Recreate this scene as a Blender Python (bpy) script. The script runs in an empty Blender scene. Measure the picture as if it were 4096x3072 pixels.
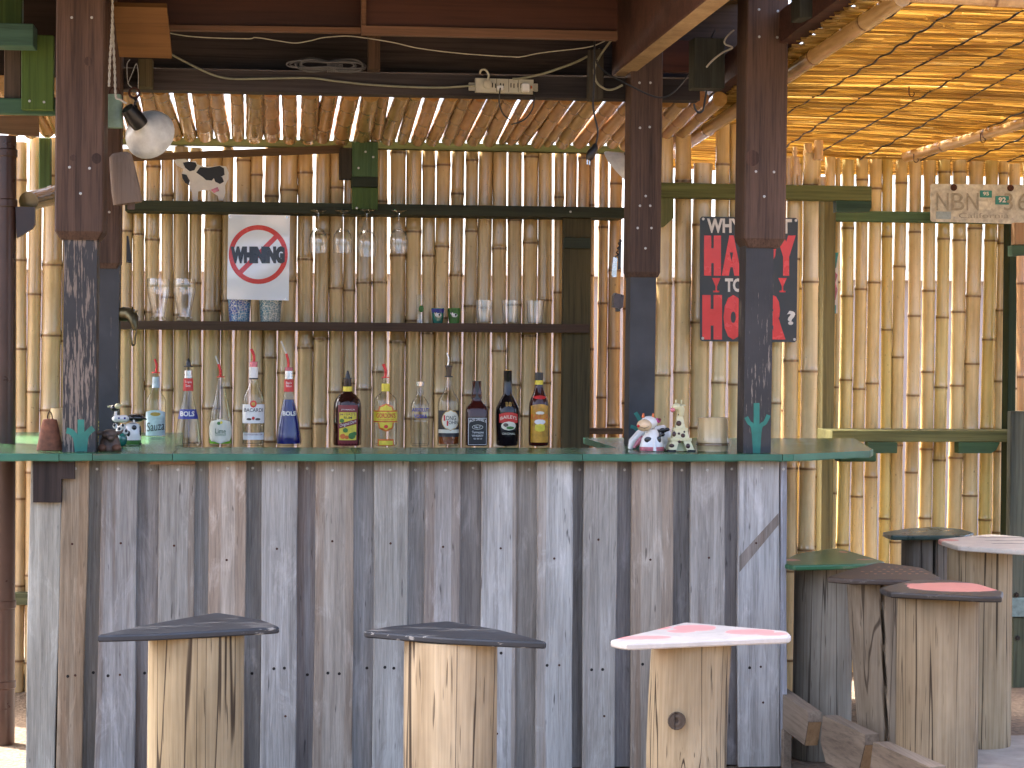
import bpy, math, random
from mathutils import Vector, Matrix
random.seed(11)
S = bpy.context.scene
COL = S.collection
R = math.radians

# ------------------------------------------------------------------ camera
FPX, HZN, YAW, ROLL = 7800.0, 1400.0, R(6.93), 0.0075
CAM = Vector((0, 0, 1.587))
PITCH = -math.atan((1536 - HZN) / FPX)
_f0 = Vector((math.sin(YAW), math.cos(YAW), 0))
_r0 = Vector((math.cos(YAW), -math.sin(YAW), 0))
FWD = (_f0 * math.cos(PITCH) + Vector((0, 0, 1)) * math.sin(PITCH)).normalized()
_u0 = _r0.cross(FWD)
RGT = _r0 * math.cos(ROLL) + _u0 * math.sin(ROLL)
UPV = _u0 * math.cos(ROLL) - _r0 * math.sin(ROLL)
cd = bpy.data.cameras.new('camera'); cam = bpy.data.objects.new('camera', cd); COL.objects.link(cam)
cd.sensor_width = 36; cd.lens = 36 * FPX / 4096; cd.clip_start = .05; cd.clip_end = 500
cam.matrix_world = Matrix(((RGT.x, UPV.x, -FWD.x, CAM.x), (RGT.y, UPV.y, -FWD.y, CAM.y), (RGT.z, UPV.z, -FWD.z, CAM.z), (0, 0, 0, 1)))
S.camera = cam

# ------------------------------------------------------------------ light
SUN_EL, SUN_AZ = R(58), (-.80, .60)          # horizontal direction towards the sun: behind the bar, to the left
w = bpy.data.worlds.new('World'); S.world = w; w.use_nodes = True
nt = w.node_tree; bg = nt.nodes['Background']; bg.inputs[1].default_value = .15
sk = nt.nodes.new('ShaderNodeTexSky'); sk.sky_type = 'NISHITA'; sk.sun_disc = False
sk.sun_elevation = SUN_EL; sk.sun_rotation = math.atan2(SUN_AZ[0], SUN_AZ[1]); sk.air_density = .55; sk.dust_density = 6.0; sk.ozone_density = .3
nt.links.new(sk.outputs[0], bg.inputs[0])
sd = Vector((SUN_AZ[0] * math.cos(SUN_EL), SUN_AZ[1] * math.cos(SUN_EL), math.sin(SUN_EL))).normalized()
sl = bpy.data.lights.new('sun', 'SUN'); sl.energy = 2.6; sl.angle = R(.5); sl.color = (1, .96, .89)
so = bpy.data.objects.new('sun', sl); COL.objects.link(so); so.rotation_euler = sd.to_track_quat('Z', 'Y').to_euler(); so.location = (-8, 14, 16)
S.view_settings.view_transform = 'Standard'; S.view_settings.look = 'None'; S.view_settings.gamma = 1
S.view_settings.exposure = 3.1
S.render.engine = 'CYCLES'
S.cycles.use_denoising = True
S.cycles.use_adaptive_sampling = True; S.cycles.adaptive_threshold = .025
S.cycles.max_bounces = 8; S.cycles.diffuse_bounces = 3; S.cycles.glossy_bounces = 4; S.cycles.transmission_bounces = 8; S.cycles.transparent_max_bounces = 16
S.cycles.sample_clamp_indirect = 8; S.cycles.caustics_reflective = False; S.cycles.caustics_refractive = False

# ------------------------------------------------------------------ layout helpers
def ray(px, py): return (FWD + RGT * ((px - 2048) / FPX) + UPV * ((1536 - py) / FPX))
def P(px, py, Y):
    d = ray(px, py); return CAM + d * ((Y - CAM.y) / d.y)
def G(px, py, z):
    d = ray(px, py); return CAM + d * ((z - CAM.z) / d.z)
def proj(p):
    v = p - CAM; d = v.dot(FWD); return 2048 + v.dot(RGT) / d * FPX, 1536 - v.dot(UPV) / d * FPX
def depth(p): return (p - CAM).dot(FWD)

class MB:
    def __init__(s): s.v = []; s.f = []; s.at = []; s.smooth = False
    def add(s, vs, fs, a=None):
        o = len(s.v); s.v += [Vector(v) for v in vs]; s.f += [tuple(i + o for i in f) for f in fs]
        s.at += (a if a is not None else [0.0] * len(vs)); return s
    def box(s, a, b):
        x0, x1 = sorted((a[0], b[0])); y0, y1 = sorted((a[1], b[1])); z0, z1 = sorted((a[2], b[2]))
        return s.add([(x0,y0,z0),(x1,y0,z0),(x1,y1,z0),(x0,y1,z0),(x0,y0,z1),(x1,y0,z1),(x1,y1,z1),(x0,y1,z1)],
            [(0,3,2,1),(4,5,6,7),(0,1,5,4),(1,2,6,5),(2,3,7,6),(3,0,4,7)])
    def bevbox(s, a, b, e=.004):
        """box with chamfered edges"""
        x0, x1 = sorted((a[0], b[0])); y0, y1 = sorted((a[1], b[1])); z0, z1 = sorted((a[2], b[2]))
        e = min(e, (x1-x0)*.4, (y1-y0)*.4, (z1-z0)*.4)
        vs = []; idx = {}
        for i, X in enumerate((x0, x1)):
            for j, Y in enumerate((y0, y1)):
                for k, Z in enumerate((z0, z1)):
                    sx, sy, sz = (1 - 2*i)*e, (1 - 2*j)*e, (1 - 2*k)*e
                    for q, d in enumerate(((0, sy, sz), (sx, 0, sz), (sx, sy, 0))):
                        idx[i,j,k,q] = len(vs); vs.append((X + d[0], Y + d[1], Z + d[2]))
        g = lambda i,j,k,q: idx[i,j,k,q]
        fs = [(g(0,0,0,0),g(0,0,1,0),g(0,1,1,0),g(0,1,0,0)), (g(1,0,0,0),g(1,1,0,0),g(1,1,1,0),g(1,0,1,0)),
              (g(0,0,0,1),g(1,0,0,1),g(1,0,1,1),g(0,0,1,1)), (g(0,1,0,1),g(0,1,1,1),g(1,1,1,1),g(1,1,0,1)),
              (g(0,0,0,2),g(0,1,0,2),g(1,1,0,2),g(1,0,0,2)), (g(0,0,1,2),g(1,0,1,2),g(1,1,1,2),g(0,1,1,2))]
        for i in (0,1):
            for j in (0,1): fs.append((g(i,j,0,0),g(i,j,1,0),g(i,j,1,1),g(i,j,0,1)))
            for k in (0,1): fs.append((g(i,0,k,0),g(i,1,k,0),g(i,1,k,2),g(i,0,k,2)))
        for j in (0,1):
            for k in (0,1): fs.append((g(0,j,k,1),g(1,j,k,1),g(1,j,k,2),g(0,j,k,2)))
        for i in (0,1):
            for j in (0,1):
                for k in (0,1): fs.append((g(i,j,k,0),g(i,j,k,1),g(i,j,k,2)))
        return s.add(vs, fs)
    def quadbar(s, corners_a, corners_b):
        vs = list(corners_a) + list(corners_b); n = len(corners_a)
        fs = [tuple(range(n))[::-1], tuple(range(n, 2*n))] + [(i, (i+1) % n, n + (i+1) % n, n + i) for i in range(n)]
        return s.add(vs, fs)
    def prism(s, pts, d):
        """pts: 3d polygon, extruded along d"""
        d = Vector(d); return s.quadbar([Vector(p) for p in pts], [Vector(p) + d for p in pts])
    def tube(s, path, r, n=8, cap=True, a=None):
        path = [Vector(p) for p in path]; m = len(path)
        rs = r if isinstance(r, (list, tuple)) else [r] * m
        vs = []; at = []; up = None
        for i, p in enumerate(path):
            t = (path[min(i+1, m-1)] - path[max(i-1, 0)]).normalized()
            if up is None:
                up = Vector((0,0,1)) if abs(t.z) < .9 else Vector((1,0,0))
            x = up.cross(t)
            if x.length < 1e-6: x = Vector((1,.01,0)).cross(t)
            x.normalize(); up = t.cross(x)
            for k in range(n):
                an = 2*math.pi*k/n; vs.append(p + (x*math.cos(an) + up*math.sin(an))*rs[i]); at.append(a[i] if a else 0.)
        fs = [(i*n+k, i*n+(k+1) % n, (i+1)*n+(k+1) % n, (i+1)*n+k) for i in range(m-1) for k in range(n)]
        if cap: fs += [tuple(range(n))[::-1], tuple(range((m-1)*n, m*n))]
        return s.add(vs, fs, at)
    def lathe(s, prof, c, n=24, ex=2.0, fy=1.0, cap0=True, cap1=True):
        """prof [(r,z)], centre c; ex superellipse exponent; fy depth factor"""
        c = Vector(c); vs = []
        for r, z in prof:
            for k in range(n):
                an = 2*math.pi*(k+.5)/n; co, si = math.cos(an), math.sin(an)
                q = (abs(co)**ex + abs(si)**ex)**(-1/ex)
                vs.append(c + Vector((r*q*co, r*q*si*fy, z)))
        m = len(prof)
        fs = [(i*n+k, i*n+(k+1) % n, (i+1)*n+(k+1) % n, (i+1)*n+k) for i in range(m-1) for k in range(n)]
        if cap0: fs.append(tuple(range(n))[::-1])
        if cap1: fs.append(tuple(range((m-1)*n, m*n)))
        return s.add(vs, fs)
    def ell(s, c, r, n=12, m=8, rot=None):
        c = Vector(c); vs = []; M = rot or Matrix.Identity(3)
        for i in range(m+1):
            th = math.pi*i/m
            for k in range(n):
                an = 2*math.pi*k/n
                vs.append(c + M @ Vector((r[0]*math.sin(th)*math.cos(an), r[1]*math.sin(th)*math.sin(an), -r[2]*math.cos(th))))
        fs = [(i*n+k, i*n+(k+1) % n, (i+1)*n+(k+1) % n, (i+1)*n+k) for i in range(m) for k in range(n)]
        return s.add(vs, fs)
    def flatstroke(s, pts, wid, y, th=.001):
        """painted stroke in the XZ plane facing -Y; pts 3d points"""
        pts = [Vector(p) for p in pts]; m = len(pts); L = []; Rr = []
        for i, p in enumerate(pts):
            t = (pts[min(i+1, m-1)] - pts[max(i-1, 0)]); t.y = 0; t.normalize(); nn = Vector((-t.z, 0, t.x))
            ww = wid[min(len(wid)-1, int(i/m*len(wid)))] if isinstance(wid, (list, tuple)) else wid
            L.append(p + nn*ww/2); Rr.append(p - nn*ww/2)
        vs = [Vector((q.x, y, q.z)) for q in L + Rr]
        fs = [(i, i+1, m+i+1, m+i) for i in range(m-1)]
        return s.add(vs, fs)

LOC = {}
def _mesh(name, mb, mat, off):
    me = bpy.data.meshes.new(name); me.from_pydata([v - off for v in mb.v], [], mb.f); me.materials.append(mat)
    if any(mb.at):
        at = me.attributes.new('nd', 'FLOAT', 'POINT'); at.data.foreach_set('value', mb.at)
    me.update()
    if mb.smooth:
        me.shade_smooth()
        try: me.set_sharp_from_angle(angle=R(40))
        except Exception: pass
    return me
def tag(o, label, cat, group=None, kind=None):
    if label: o['label'] = label
    if cat: o['category'] = cat
    if group: o['group'] = group
    if kind: o['kind'] = kind
    return o
def thing(name, label, cat, loc, group=None):
    o = bpy.data.objects.new(name, None); COL.objects.link(o); o.location = loc; o.empty_display_size = .1
    LOC[o.name] = Vector(loc); return tag(o, label, cat, group)
def part(name, mb, mat, parent, color=None, smooth=None, label=None, kind=None):
    if smooth is not None: mb.smooth = smooth
    off = LOC[parent.name]
    o = bpy.data.objects.new(name, _mesh(name, mb, mat, off)); COL.objects.link(o); o.parent = parent; LOC[o.name] = off
    if color: o.color = (*color, 1)
    if label: o['label'] = label
    if kind: o['kind'] = kind
    return o
def solo(name, mb, mat, label, cat, group=None, color=None, smooth=None, kind=None):
    if smooth is not None: mb.smooth = smooth
    xs = [v.x for v in mb.v]; ys = [v.y for v in mb.v]; zs = [v.z for v in mb.v]
    off = Vector(((min(xs)+max(xs))/2, (min(ys)+max(ys))/2, min(zs)))
    o = bpy.data.objects.new(name, _mesh(name, mb, mat, off)); COL.objects.link(o); o.location = off; LOC[o.name] = off
    if color: o.color = (*color, 1)
    return tag(o, label, cat, group, kind)
_sh = {}
def stamp(name, key, mbf, mat, loc, parent, rot=None):
    """shared-mesh small piece at a world position under a parent"""
    if key not in _sh:
        mb = mbf(); _sh[key] = _mesh(name, mb, mat, Vector((0,0,0)))
    o = bpy.data.objects.new(name, _sh[key]); COL.objects.link(o); o.parent = parent; o.location = Vector(loc) - LOC[parent.name]
    if rot: o.rotation_euler = rot
    return o
def pbox(px0, py0, px1, py1, Y, d, bev=.003, mb=None):
    """box whose front face fills that pixel window on plane Y, depth d behind it"""
    a, b = P(px0, (py0+py1)/2, Y), P(px1, (py0+py1)/2, Y); t, u = P((px0+px1)/2, py0, Y), P((px0+px1)/2, py1, Y)
    mb = mb or MB(); return mb.bevbox((a.x, Y, u.z), (b.x, Y + d, t.z), bev)
def pbar(p0, p1, h0, Y, d, h1=None):
    """sloping board: upper edge from pixel p0 to p1 on plane Y, heights in px"""
    h1 = h0 if h1 is None else h1
    q = [P(p0[0], p0[1], Y), P(p1[0], p1[1], Y), P(p1[0], p1[1]+h1, Y), P(p0[0], p0[1]+h0, Y)]
    return MB().prism(q[::-1], (0, d, 0))
def ppoly(pts, Y, d, mb=None):
    q = [P(x, y, Y) for x, y in pts]
    ar = sum(q[i].x*q[(i+1) % len(q)].z - q[(i+1) % len(q)].x*q[i].z for i in range(len(q)))
    if ar > 0: q = q[::-1]
    return (mb or MB()).prism(q[::-1], (0, d, 0))
def chaikin(pts, it=2, q=.06):
    for _ in range(it):
        o = []
        for i in range(len(pts)):
            a, b = pts[i], pts[(i+1) % len(pts)]; o += [a.lerp(b, q), a.lerp(b, 1-q)]
        q = .24
        pts = o
    return pts
def smoothpath(pts, k=6):
    pts = [Vector(p) for p in pts]
    if len(pts) < 3: return pts
    o = []
    for i in range(len(pts)-1):
        p0, p1, p2, p3 = pts[max(i-1,0)], pts[i], pts[i+1], pts[min(i+2, len(pts)-1)]
        for j in range(k):
            t = j/k
            o.append(.5*((2*p1) + (p2-p0)*t + (2*p0-5*p1+4*p2-p3)*t*t + (3*p1-p0-3*p2+p3)*t**3))
    return o + [pts[-1]]
def ppath(pts, Y, k=6): return smoothpath([P(p[0], p[1], p[2] if len(p) > 2 else Y) for p in pts], k)

_tx = {}
def textgeo(s, bold=0.0):
    key = (s, bold)
    if key not in _tx:
        cu = bpy.data.curves.new('t', 'FONT'); cu.body = s; cu.size = 1; cu.offset = bold; cu.resolution_u = 3
        ob = bpy.data.objects.new('t', cu); COL.objects.link(ob)
        dg = bpy.context.evaluated_depsgraph_get(); me = bpy.data.meshes.new_from_object(ob.evaluated_get(dg))
        v = [(q.co.x, q.co.y) for q in me.vertices]; f = [tuple(p.vertices) for p in me.polygons]
        x0 = min(a for a, b in v); x1 = max(a for a, b in v); y0 = min(b for a, b in v); y1 = max(b for a, b in v)
        v = [((a-x0)/(x1-x0), (b-y0)/(y1-y0)) for a, b in v]
        bpy.data.objects.remove(ob); bpy.data.curves.remove(cu); bpy.data.meshes.remove(me)
        _tx[key] = (v, f)
    return _tx[key]
def ptext(mb, s, x0, y0, x1, y1, Y, bold=.0, fn=None):
    """flat lettering filling a pixel window on plane Y, facing the camera side"""
    v, f = textgeo(s, bold)
    vs = [P(x0 + a*(x1-x0), y1 + b*(y0-y1), Y) for a, b in v]
    if fn: vs = [fn(q) for q in vs]
    return mb.add(vs, f)

# ------------------------------------------------------------------ materials
def nmat(name):
    m = bpy.data.materials.new(name); m.use_nodes = True; t = m.node_tree
    return m, t, t.nodes['Principled BSDF']
def nd(t, typ, ins=None, **pr):
    n = t.nodes.new('ShaderNode' + typ)
    for k, v in pr.items(): setattr(n, k, v)
    for k, v in (ins or {}).items():
        if hasattr(v, 'is_output'): t.links.new(v, n.inputs[k])
        else: n.inputs[k].default_value = v
    return n
def c4(c): return (*c, 1) if len(c) == 3 else c
def ramp(t, fac, stops):
    r = nd(t, 'ValToRGB', {0: fac}); e = r.color_ramp.elements
    while len(e) < len(stops): e.new(.5)
    for q, (p, c) in zip(e, stops): q.position = p; q.color = c4(c)
    return r.outputs[0]
def mix(t, a, b, fac, mode='MIX'):
    n = nd(t, 'Mix', data_type='RGBA', blend_type=mode)
    for k, v in ((6, a), (7, b), (0, fac)):
        if hasattr(v, 'is_output'): t.links.new(v, n.inputs[k])
        else: n.inputs[k].default_value = c4(v) if k != 0 else v
    return n.outputs[2]
def mth(t, op, a, b=None, c=None):
    n = nd(t, 'Math', operation=op)
    for k, v in enumerate((a, b, c)):
        if v is None: continue
        if hasattr(v, 'is_output'): t.links.new(v, n.inputs[k])
        else: n.inputs[k].default_value = v
    return n.outputs[0]
def coords(t, sc=(1,1,1), rnd=37.0):
    tc = nd(t, 'TexCoord'); oi = nd(t, 'ObjectInfo')
    off = mth(t, 'MULTIPLY', oi.outputs['Random'], rnd)
    va = nd(t, 'VectorMath', {0: tc.outputs['Object'], 1: off}, operation='ADD')
    mp = nd(t, 'Mapping', {0: va.outputs[0], 'Scale': sc})
    return mp.outputs[0], oi
def axs(ax, across, along): return tuple(along if i == ax else across for i in range(3))
def wood(name, c1, c2, ax=2, sc=14, rough=.75, dark=.5, bump=.25, spec=.3, stain=None, stain_amt=.5):
    m, t, b = nmat(name)
    v, oi = coords(t, axs(ax, sc, sc*.05))
    n1 = nd(t, 'TexNoise', {'Vector': v, 'Scale': 1.0, 'Detail': 7.0, 'Roughness': .6, 'Distortion': .6})
    v2, _ = coords(t, axs(ax, sc*9, sc*.25))
    n2 = nd(t, 'TexNoise', {'Vector': v2, 'Scale': 1.0, 'Detail': 4.0, 'Roughness': .7})
    v3, _ = coords(t, axs(ax, 2.5, 1.2))
    n3 = nd(t, 'TexNoise', {'Vector': v3, 'Scale': 1.0, 'Detail': 3.0})
    col = ramp(t, n1.outputs[0], [(.3, c1), (.68, c2)])
    if stain:
        sm = ramp(t, n3.outputs[0], [(.45, (0,0,0)), (.68, (1,1,1))])
        col = mix(t, col, stain, mth(t, 'MULTIPLY', sm, stain_amt))
    gr = ramp(t, n2.outputs[0], [(.3, (dark,)*3), (.55, (1,1,1))])
    col = mix(t, col, gr, 1.0, 'MULTIPLY')
    lo = ramp(t, n3.outputs[0], [(.25, (.72,)*3), (.75, (1.15,)*3)])
    col = mix(t, col, lo, 1.0, 'MULTIPLY')
    col = mix(t, col, oi.outputs['Color'], 1.0, 'MULTIPLY')
    t.links.new(col, b.inputs['Base Color']); b.inputs['Roughness'].default_value = rough
    b.inputs['Specular IOR Level'].default_value = spec
    bp = nd(t, 'Bump', {'Strength': bump, 'Distance': .003, 'Height': n2.outputs[0]})
    t.links.new(bp.outputs[0], b.inputs['Normal'])
    return m
def paint(name, c, rough=.5, var=.12, sc=9, metal=0, spec=.5, bump=0.0, coat=0):
    m, t, b = nmat(name)
    v, oi = coords(t, (sc,)*3)
    n = nd(t, 'TexNoise', {'Vector': v, 'Scale': 1.0, 'Detail': 5.0, 'Roughness': .6})
    lo = ramp(t, n.outputs[0], [(.3, tuple(x*(1-var*1.6) for x in c)), (.7, tuple(min(1, x*(1+var)) for x in c))])
    col = mix(t, lo, oi.outputs['Color'], 1.0, 'MULTIPLY')
    t.links.new(col, b.inputs['Base Color']); b.inputs['Metallic'].default_value = metal
    b.inputs['Specular IOR Level'].default_value = spec
    rr = ramp(t, n.outputs[0], [(.3, (max(0, rough-.07),)*3), (.7, (min(1, rough+.07),)*3)])
    t.links.new(rr, b.inputs['Roughness'])
    if coat: b.inputs['Coat Weight'].default_value = coat; b.inputs['Coat Roughness'].default_value = .1
    if bump:
        bp = nd(t, 'Bump', {'Strength': bump, 'Distance': .003, 'Height': n.outputs[0]}); t.links.new(bp.outputs[0], b.inputs['Normal'])
    return m
def worn(name, c, under, ax=2, amt=.5, rough=.55, sc=10):
    """painted timber, the paint scratched along the grain"""
    m, t, b = nmat(name)
    v, oi = coords(t, axs(ax, sc*9, sc*.7)); n = nd(t, 'TexNoise', {'Vector': v, 'Scale': 1.0, 'Detail': 6.0, 'Roughness': .65})
    v2, _ = coords(t, axs(ax, sc*.6, sc*.25)); n2 = nd(t, 'TexNoise', {'Vector': v2, 'Scale': 1.0, 'Detail': 3.0})
    s = mth(t, 'ADD', n.outputs[0], mth(t, 'MULTIPLY', mth(t, 'SUBTRACT', n2.outputs[0], .5), .5))
    k = ramp(t, s, [(.74 - .22*amt, (0,0,0)), (.79 - .22*amt, (1,1,1))])
    v3, _ = coords(t, (7, 7, 7)); n3 = nd(t, 'TexNoise', {'Vector': v3, 'Scale': 1.0, 'Detail': 5.0})
    cc = ramp(t, n3.outputs[0], [(.3, tuple(x*.7 for x in c)), (.7, tuple(x*1.35 for x in c))])
    col = mix(t, cc, under, k); col = mix(t, col, oi.outputs['Color'], 1.0, 'MULTIPLY')
    t.links.new(col, b.inputs['Base Color'])
    t.links.new(ramp(t, k, [(0, (rough,)*3), (1, (.85,)*3)]), b.inputs['Roughness'])
    bp = nd(t, 'Bump', {'Strength': .35, 'Distance': .002, 'Height': mth(t, 'SUBTRACT', n.outputs[0], mth(t, 'MULTIPLY', k, .4))}); t.links.new(bp.outputs[0], b.inputs['Normal'])
    return m
def bamboo_mat(name, ax=2, rough=.26, coat=.6):
    m, t, b = nmat(name)
    v, oi = coords(t, axs(ax, 60, 1.6)); n = nd(t, 'TexNoise', {'Vector': v, 'Scale': 1.0, 'Detail': 4.0, 'Roughness': .6})
    v2, _ = coords(t, axs(ax, 6, 2.2)); n2 = nd(t, 'TexNoise', {'Vector': v2, 'Scale': 1.0, 'Detail': 5.0, 'Roughness': .65})
    v3, _ = coords(t, (90, 90, 60)); n3 = nd(t, 'TexNoise', {'Vector': v3, 'Scale': 1.0, 'Detail': 2.0})
    c = ramp(t, n2.outputs[0], [(.25, (.40,.28,.145)), (.5, (.56,.435,.26)), (.75, (.65,.54,.36))])
    c = mix(t, c, ramp(t, n.outputs[0], [(.3, (.80,.76,.70)), (.7, (1.06,1.04,1.0))]), 1.0, 'MULTIPLY')
    c = mix(t, c, (.09,.05,.025), mth(t, 'MULTIPLY', ramp(t, n3.outputs[0], [(.70, (0,0,0)), (.78, (1,1,1))]), .55))
    at = nd(t, 'Attribute', attribute_name='nd')
    c = mix(t, c, (.155,.085,.042), at.outputs['Fac'])
    c = mix(t, c, oi.outputs['Color'], 1.0, 'MULTIPLY')
    t.links.new(c, b.inputs['Base Color']); b.inputs['Roughness'].default_value = rough
    b.inputs['Coat Weight'].default_value = coat; b.inputs['Coat Roughness'].default_value = .12
    bp = nd(t, 'Bump', {'Strength': .12, 'Distance': .002, 'Height': n.outputs[0]}); t.links.new(bp.outputs[0], b.inputs['Normal'])
    return m
def glass(name, tint=(1,1,1), edge=.62, refl=1.0, rough=.03):
    """thin-walled glass: clear face on, reflecting and denser towards the rim"""
    m, t, b = nmat(name); t.nodes.remove(b); out = t.nodes['Material Output']
    lw = nd(t, 'LayerWeight', {'Blend': .5})
    tr = nd(t, 'BsdfTransparent', {0: mix(t, tint, tuple(x*edge for x in tint), ramp(t, lw.outputs['Facing'], [(.55, (0,0,0)), (.98, (1,1,1))]))})
    gl = nd(t, 'BsdfGlossy', {'Color': (1,1,1,1), 'Roughness': rough})
    fc = mth(t, 'POWER', lw.outputs['Facing'], 3.0)
    mx = nd(t, 'MixShader', {0: mth(t, 'MULTIPLY', mth(t, 'ADD', mth(t, 'MULTIPLY', fc, .45), .035), refl), 1: tr.outputs[0], 2: gl.outputs[0]})
    t.links.new(mx.outputs[0], out.inputs[0]); return m
def spotmat(name, base, spots, rough=.45, ax=('X','Y'), base2=None):
    """paint with elliptical patches given in object space: (cx, cy, rx, ry, rot, colour)"""
    m, t, b = nmat(name); tc = nd(t, 'TexCoord')
    ns = nd(t, 'TexNoise', {'Vector': tc.outputs['Object'], 'Scale': 30.0, 'Detail': 3.0})
    wv = nd(t, 'VectorMath', {0: nd(t, 'VectorMath', {0: ns.outputs['Color'], 1: (.5,.5,.5)}, operation='SUBTRACT').outputs[0], 'Scale': .02}, operation='SCALE')
    vv = nd(t, 'VectorMath', {0: tc.outputs['Object'], 1: wv.outputs[0]}, operation='ADD')
    sp = nd(t, 'SeparateXYZ', {0: vv.outputs[0]})
    n2 = nd(t, 'TexNoise', {'Vector': tc.outputs['Object'], 'Scale': 18.0, 'Detail': 6.0, 'Roughness': .7})
    col = ramp(t, n2.outputs[0], [(.3, tuple(x*.8 for x in base)), (.65, base)])
    for cx, cy, rx, ry, rot, c in spots:
        dx = mth(t, 'SUBTRACT', sp.outputs[ax[0]], cx); dy = mth(t, 'SUBTRACT', sp.outputs[ax[1]], cy)
        co, si = math.cos(rot), math.sin(rot)
        u = mth(t, 'DIVIDE', mth(t, 'ADD', mth(t, 'MULTIPLY', dx, co), mth(t, 'MULTIPLY', dy, si)), rx)
        q = mth(t, 'DIVIDE', mth(t, 'SUBTRACT', mth(t, 'MULTIPLY', dy, co), mth(t, 'MULTIPLY', dx, si)), ry)
        d = mth(t, 'ADD', mth(t, 'MULTIPLY', u, u), mth(t, 'MULTIPLY', q, q))
        col = mix(t, col, c, mth(t, 'LESS_THAN', d, 1.0))
    n4 = nd(t, 'TexNoise', {'Vector': nd(t, 'Mapping', {0: tc.outputs['Object'], 'Scale': (14, 60, 60)}).outputs[0], 'Scale': 1.0, 'Detail': 6.0, 'Roughness': .7})
    col = mix(t, col, (.19,.16,.13), mth(t, 'MULTIPLY', ramp(t, n4.outputs[0], [(.60, (0,0,0)), (.68, (1,1,1))]), .5))
    t.links.new(col, b.inputs['Base Color']); b.inputs['Roughness'].default_value = rough
    bp = nd(t, 'Bump', {'Strength': .15, 'Distance': .002, 'Height': n2.outputs[0]}); t.links.new(bp.outputs[0], b.inputs['Normal'])
    return m
def logmat(name, c1, c2, c3, crack=.5):
    m, t, b = nmat(name)
    v, oi = coords(t, (9, 9, .7)); n = nd(t, 'TexNoise', {'Vector': v, 'Scale': 1.0, 'Detail': 6.0, 'Roughness': .6, 'Distortion': .5})
    v2, _ = coords(t, (3, 3, 2)); n2 = nd(t, 'TexNoise', {'Vector': v2, 'Scale': 1.0, 'Detail': 4.0, 'Roughness': .6})
    col = ramp(t, n.outputs[0], [(.28, c1), (.5, c2), (.75, c3)])
    col = mix(t, col, ramp(t, n2.outputs[0], [(.3, (.68,.66,.64)), (.65, (1.08,1.06,1.02))]), 1.0, 'MULTIPLY')
    v3, _ = coords(t, (16, 16, .35)); n3 = nd(t, 'TexNoise', {'Vector': v3, 'Scale': 1.0, 'Detail': 2.0, 'Distortion': .3})
    rd = mth(t, 'ABSOLUTE', mth(t, 'SUBTRACT', n3.outputs[0], .5))
    ck = ramp(t, rd, [(.0, (1,1,1)), (.007, (.9,.9,.9)), (.013, (0,0,0))])
    v4, _ = coords(t, (110, 110, 5.0)); n4 = nd(t, 'TexNoise', {'Vector': v4, 'Scale': 1.0, 'Detail': 2.0})
    fl = ramp(t, n4.outputs[0], [(.66, (0,0,0)), (.71, (1,1,1))])
    dk = mth(t, 'MAXIMUM', mth(t, 'MULTIPLY', ck, crack), mth(t, 'MULTIPLY', fl, .7))
    col = mix(t, col, (.035,.024,.017), dk)
    v5, _ = coords(t, (120, 120, 3)); n5 = nd(t, 'TexNoise', {'Vector': v5, 'Scale': 1.0, 'Detail': 3.0})
    col = mix(t, col, ramp(t, n5.outputs[0], [(.3, (.8,.78,.75)), (.6, (1.03,1.03,1.03))]), 1.0, 'MULTIPLY')
    col = mix(t, col, oi.outputs['Color'], 1.0, 'MULTIPLY')
    t.links.new(col, b.inputs['Base Color']); b.inputs['Roughness'].default_value = .8; b.inputs['Specular IOR Level'].default_value = .25
    bp = nd(t, 'Bump', {'Strength': .5, 'Distance': .004, 'Height': mth(t, 'SUBTRACT', n5.outputs[0], mth(t, 'MULTIPLY', dk, 1.5))}); t.links.new(bp.outputs[0], b.inputs['Normal'])
    return m

M = {}
m, t, b = nmat('weathered_plank')
v, oi = coords(t, (34, 34, 1.3)); n1 = nd(t, 'TexNoise', {'Vector': v, 'Scale': 1.0, 'Detail': 7.0, 'Roughness': .65, 'Distortion': .4})
v, _ = coords(t, (11, 11, .33)); nb = nd(t, 'TexNoise', {'Vector': v, 'Scale': 1.0, 'Detail': 5.0, 'Roughness': .55, 'Distortion': .5})
v, _ = coords(t, (13, 13, 3.2), 53.); npl = nd(t, 'TexNoise', {'Vector': v, 'Scale': 1.0, 'Detail': 7.0, 'Roughness': .7, 'Distortion': .8})
v, _ = coords(t, (190, 190, 7)); ng = nd(t, 'TexNoise', {'Vector': v, 'Scale': 1.0, 'Detail': 4.0, 'Roughness': .7})
v, _ = coords(t, (70, 70, 9), 71.); nsp = nd(t, 'TexNoise', {'Vector': v, 'Scale': 1.0, 'Detail': 2.0})
v, _ = coords(t, (2.2, 2.2, 1.1), 29.); nlo = nd(t, 'TexNoise', {'Vector': v, 'Scale': 1.0, 'Detail': 3.0})
c = ramp(t, n1.outputs[0], [(.3, (.24,.228,.205)), (.5, (.375,.362,.33)), (.72, (.51,.50,.46))])
c = mix(t, c, (.30,.205,.14), mth(t, 'MULTIPLY', ramp(t, nb.outputs[0], [(.57, (0,0,0)), (.66, (1,1,1))]), .6))
at = nd(t, 'Attribute', attribute_name='nd'); c = mix(t, c, mix(t, (.19,.15,.115), (.37,.31,.25), n1.outputs[0]), mth(t, 'MULTIPLY', at.outputs['Fac'], mth(t, 'ADD', mth(t, 'MULTIPLY', nlo.outputs[0], .9), .15)))
c = mix(t, c, (.66,.645,.61), mth(t, 'MULTIPLY', ramp(t, npl.outputs[0], [(.54, (0,0,0)), (.72, (1,1,1))]), .6))
c = mix(t, c, (.13,.105,.095), mth(t, 'MULTIPLY', ramp(t, npl.outputs[0], [(.26, (1,1,1)), (.38, (0,0,0))]), .42))
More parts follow.
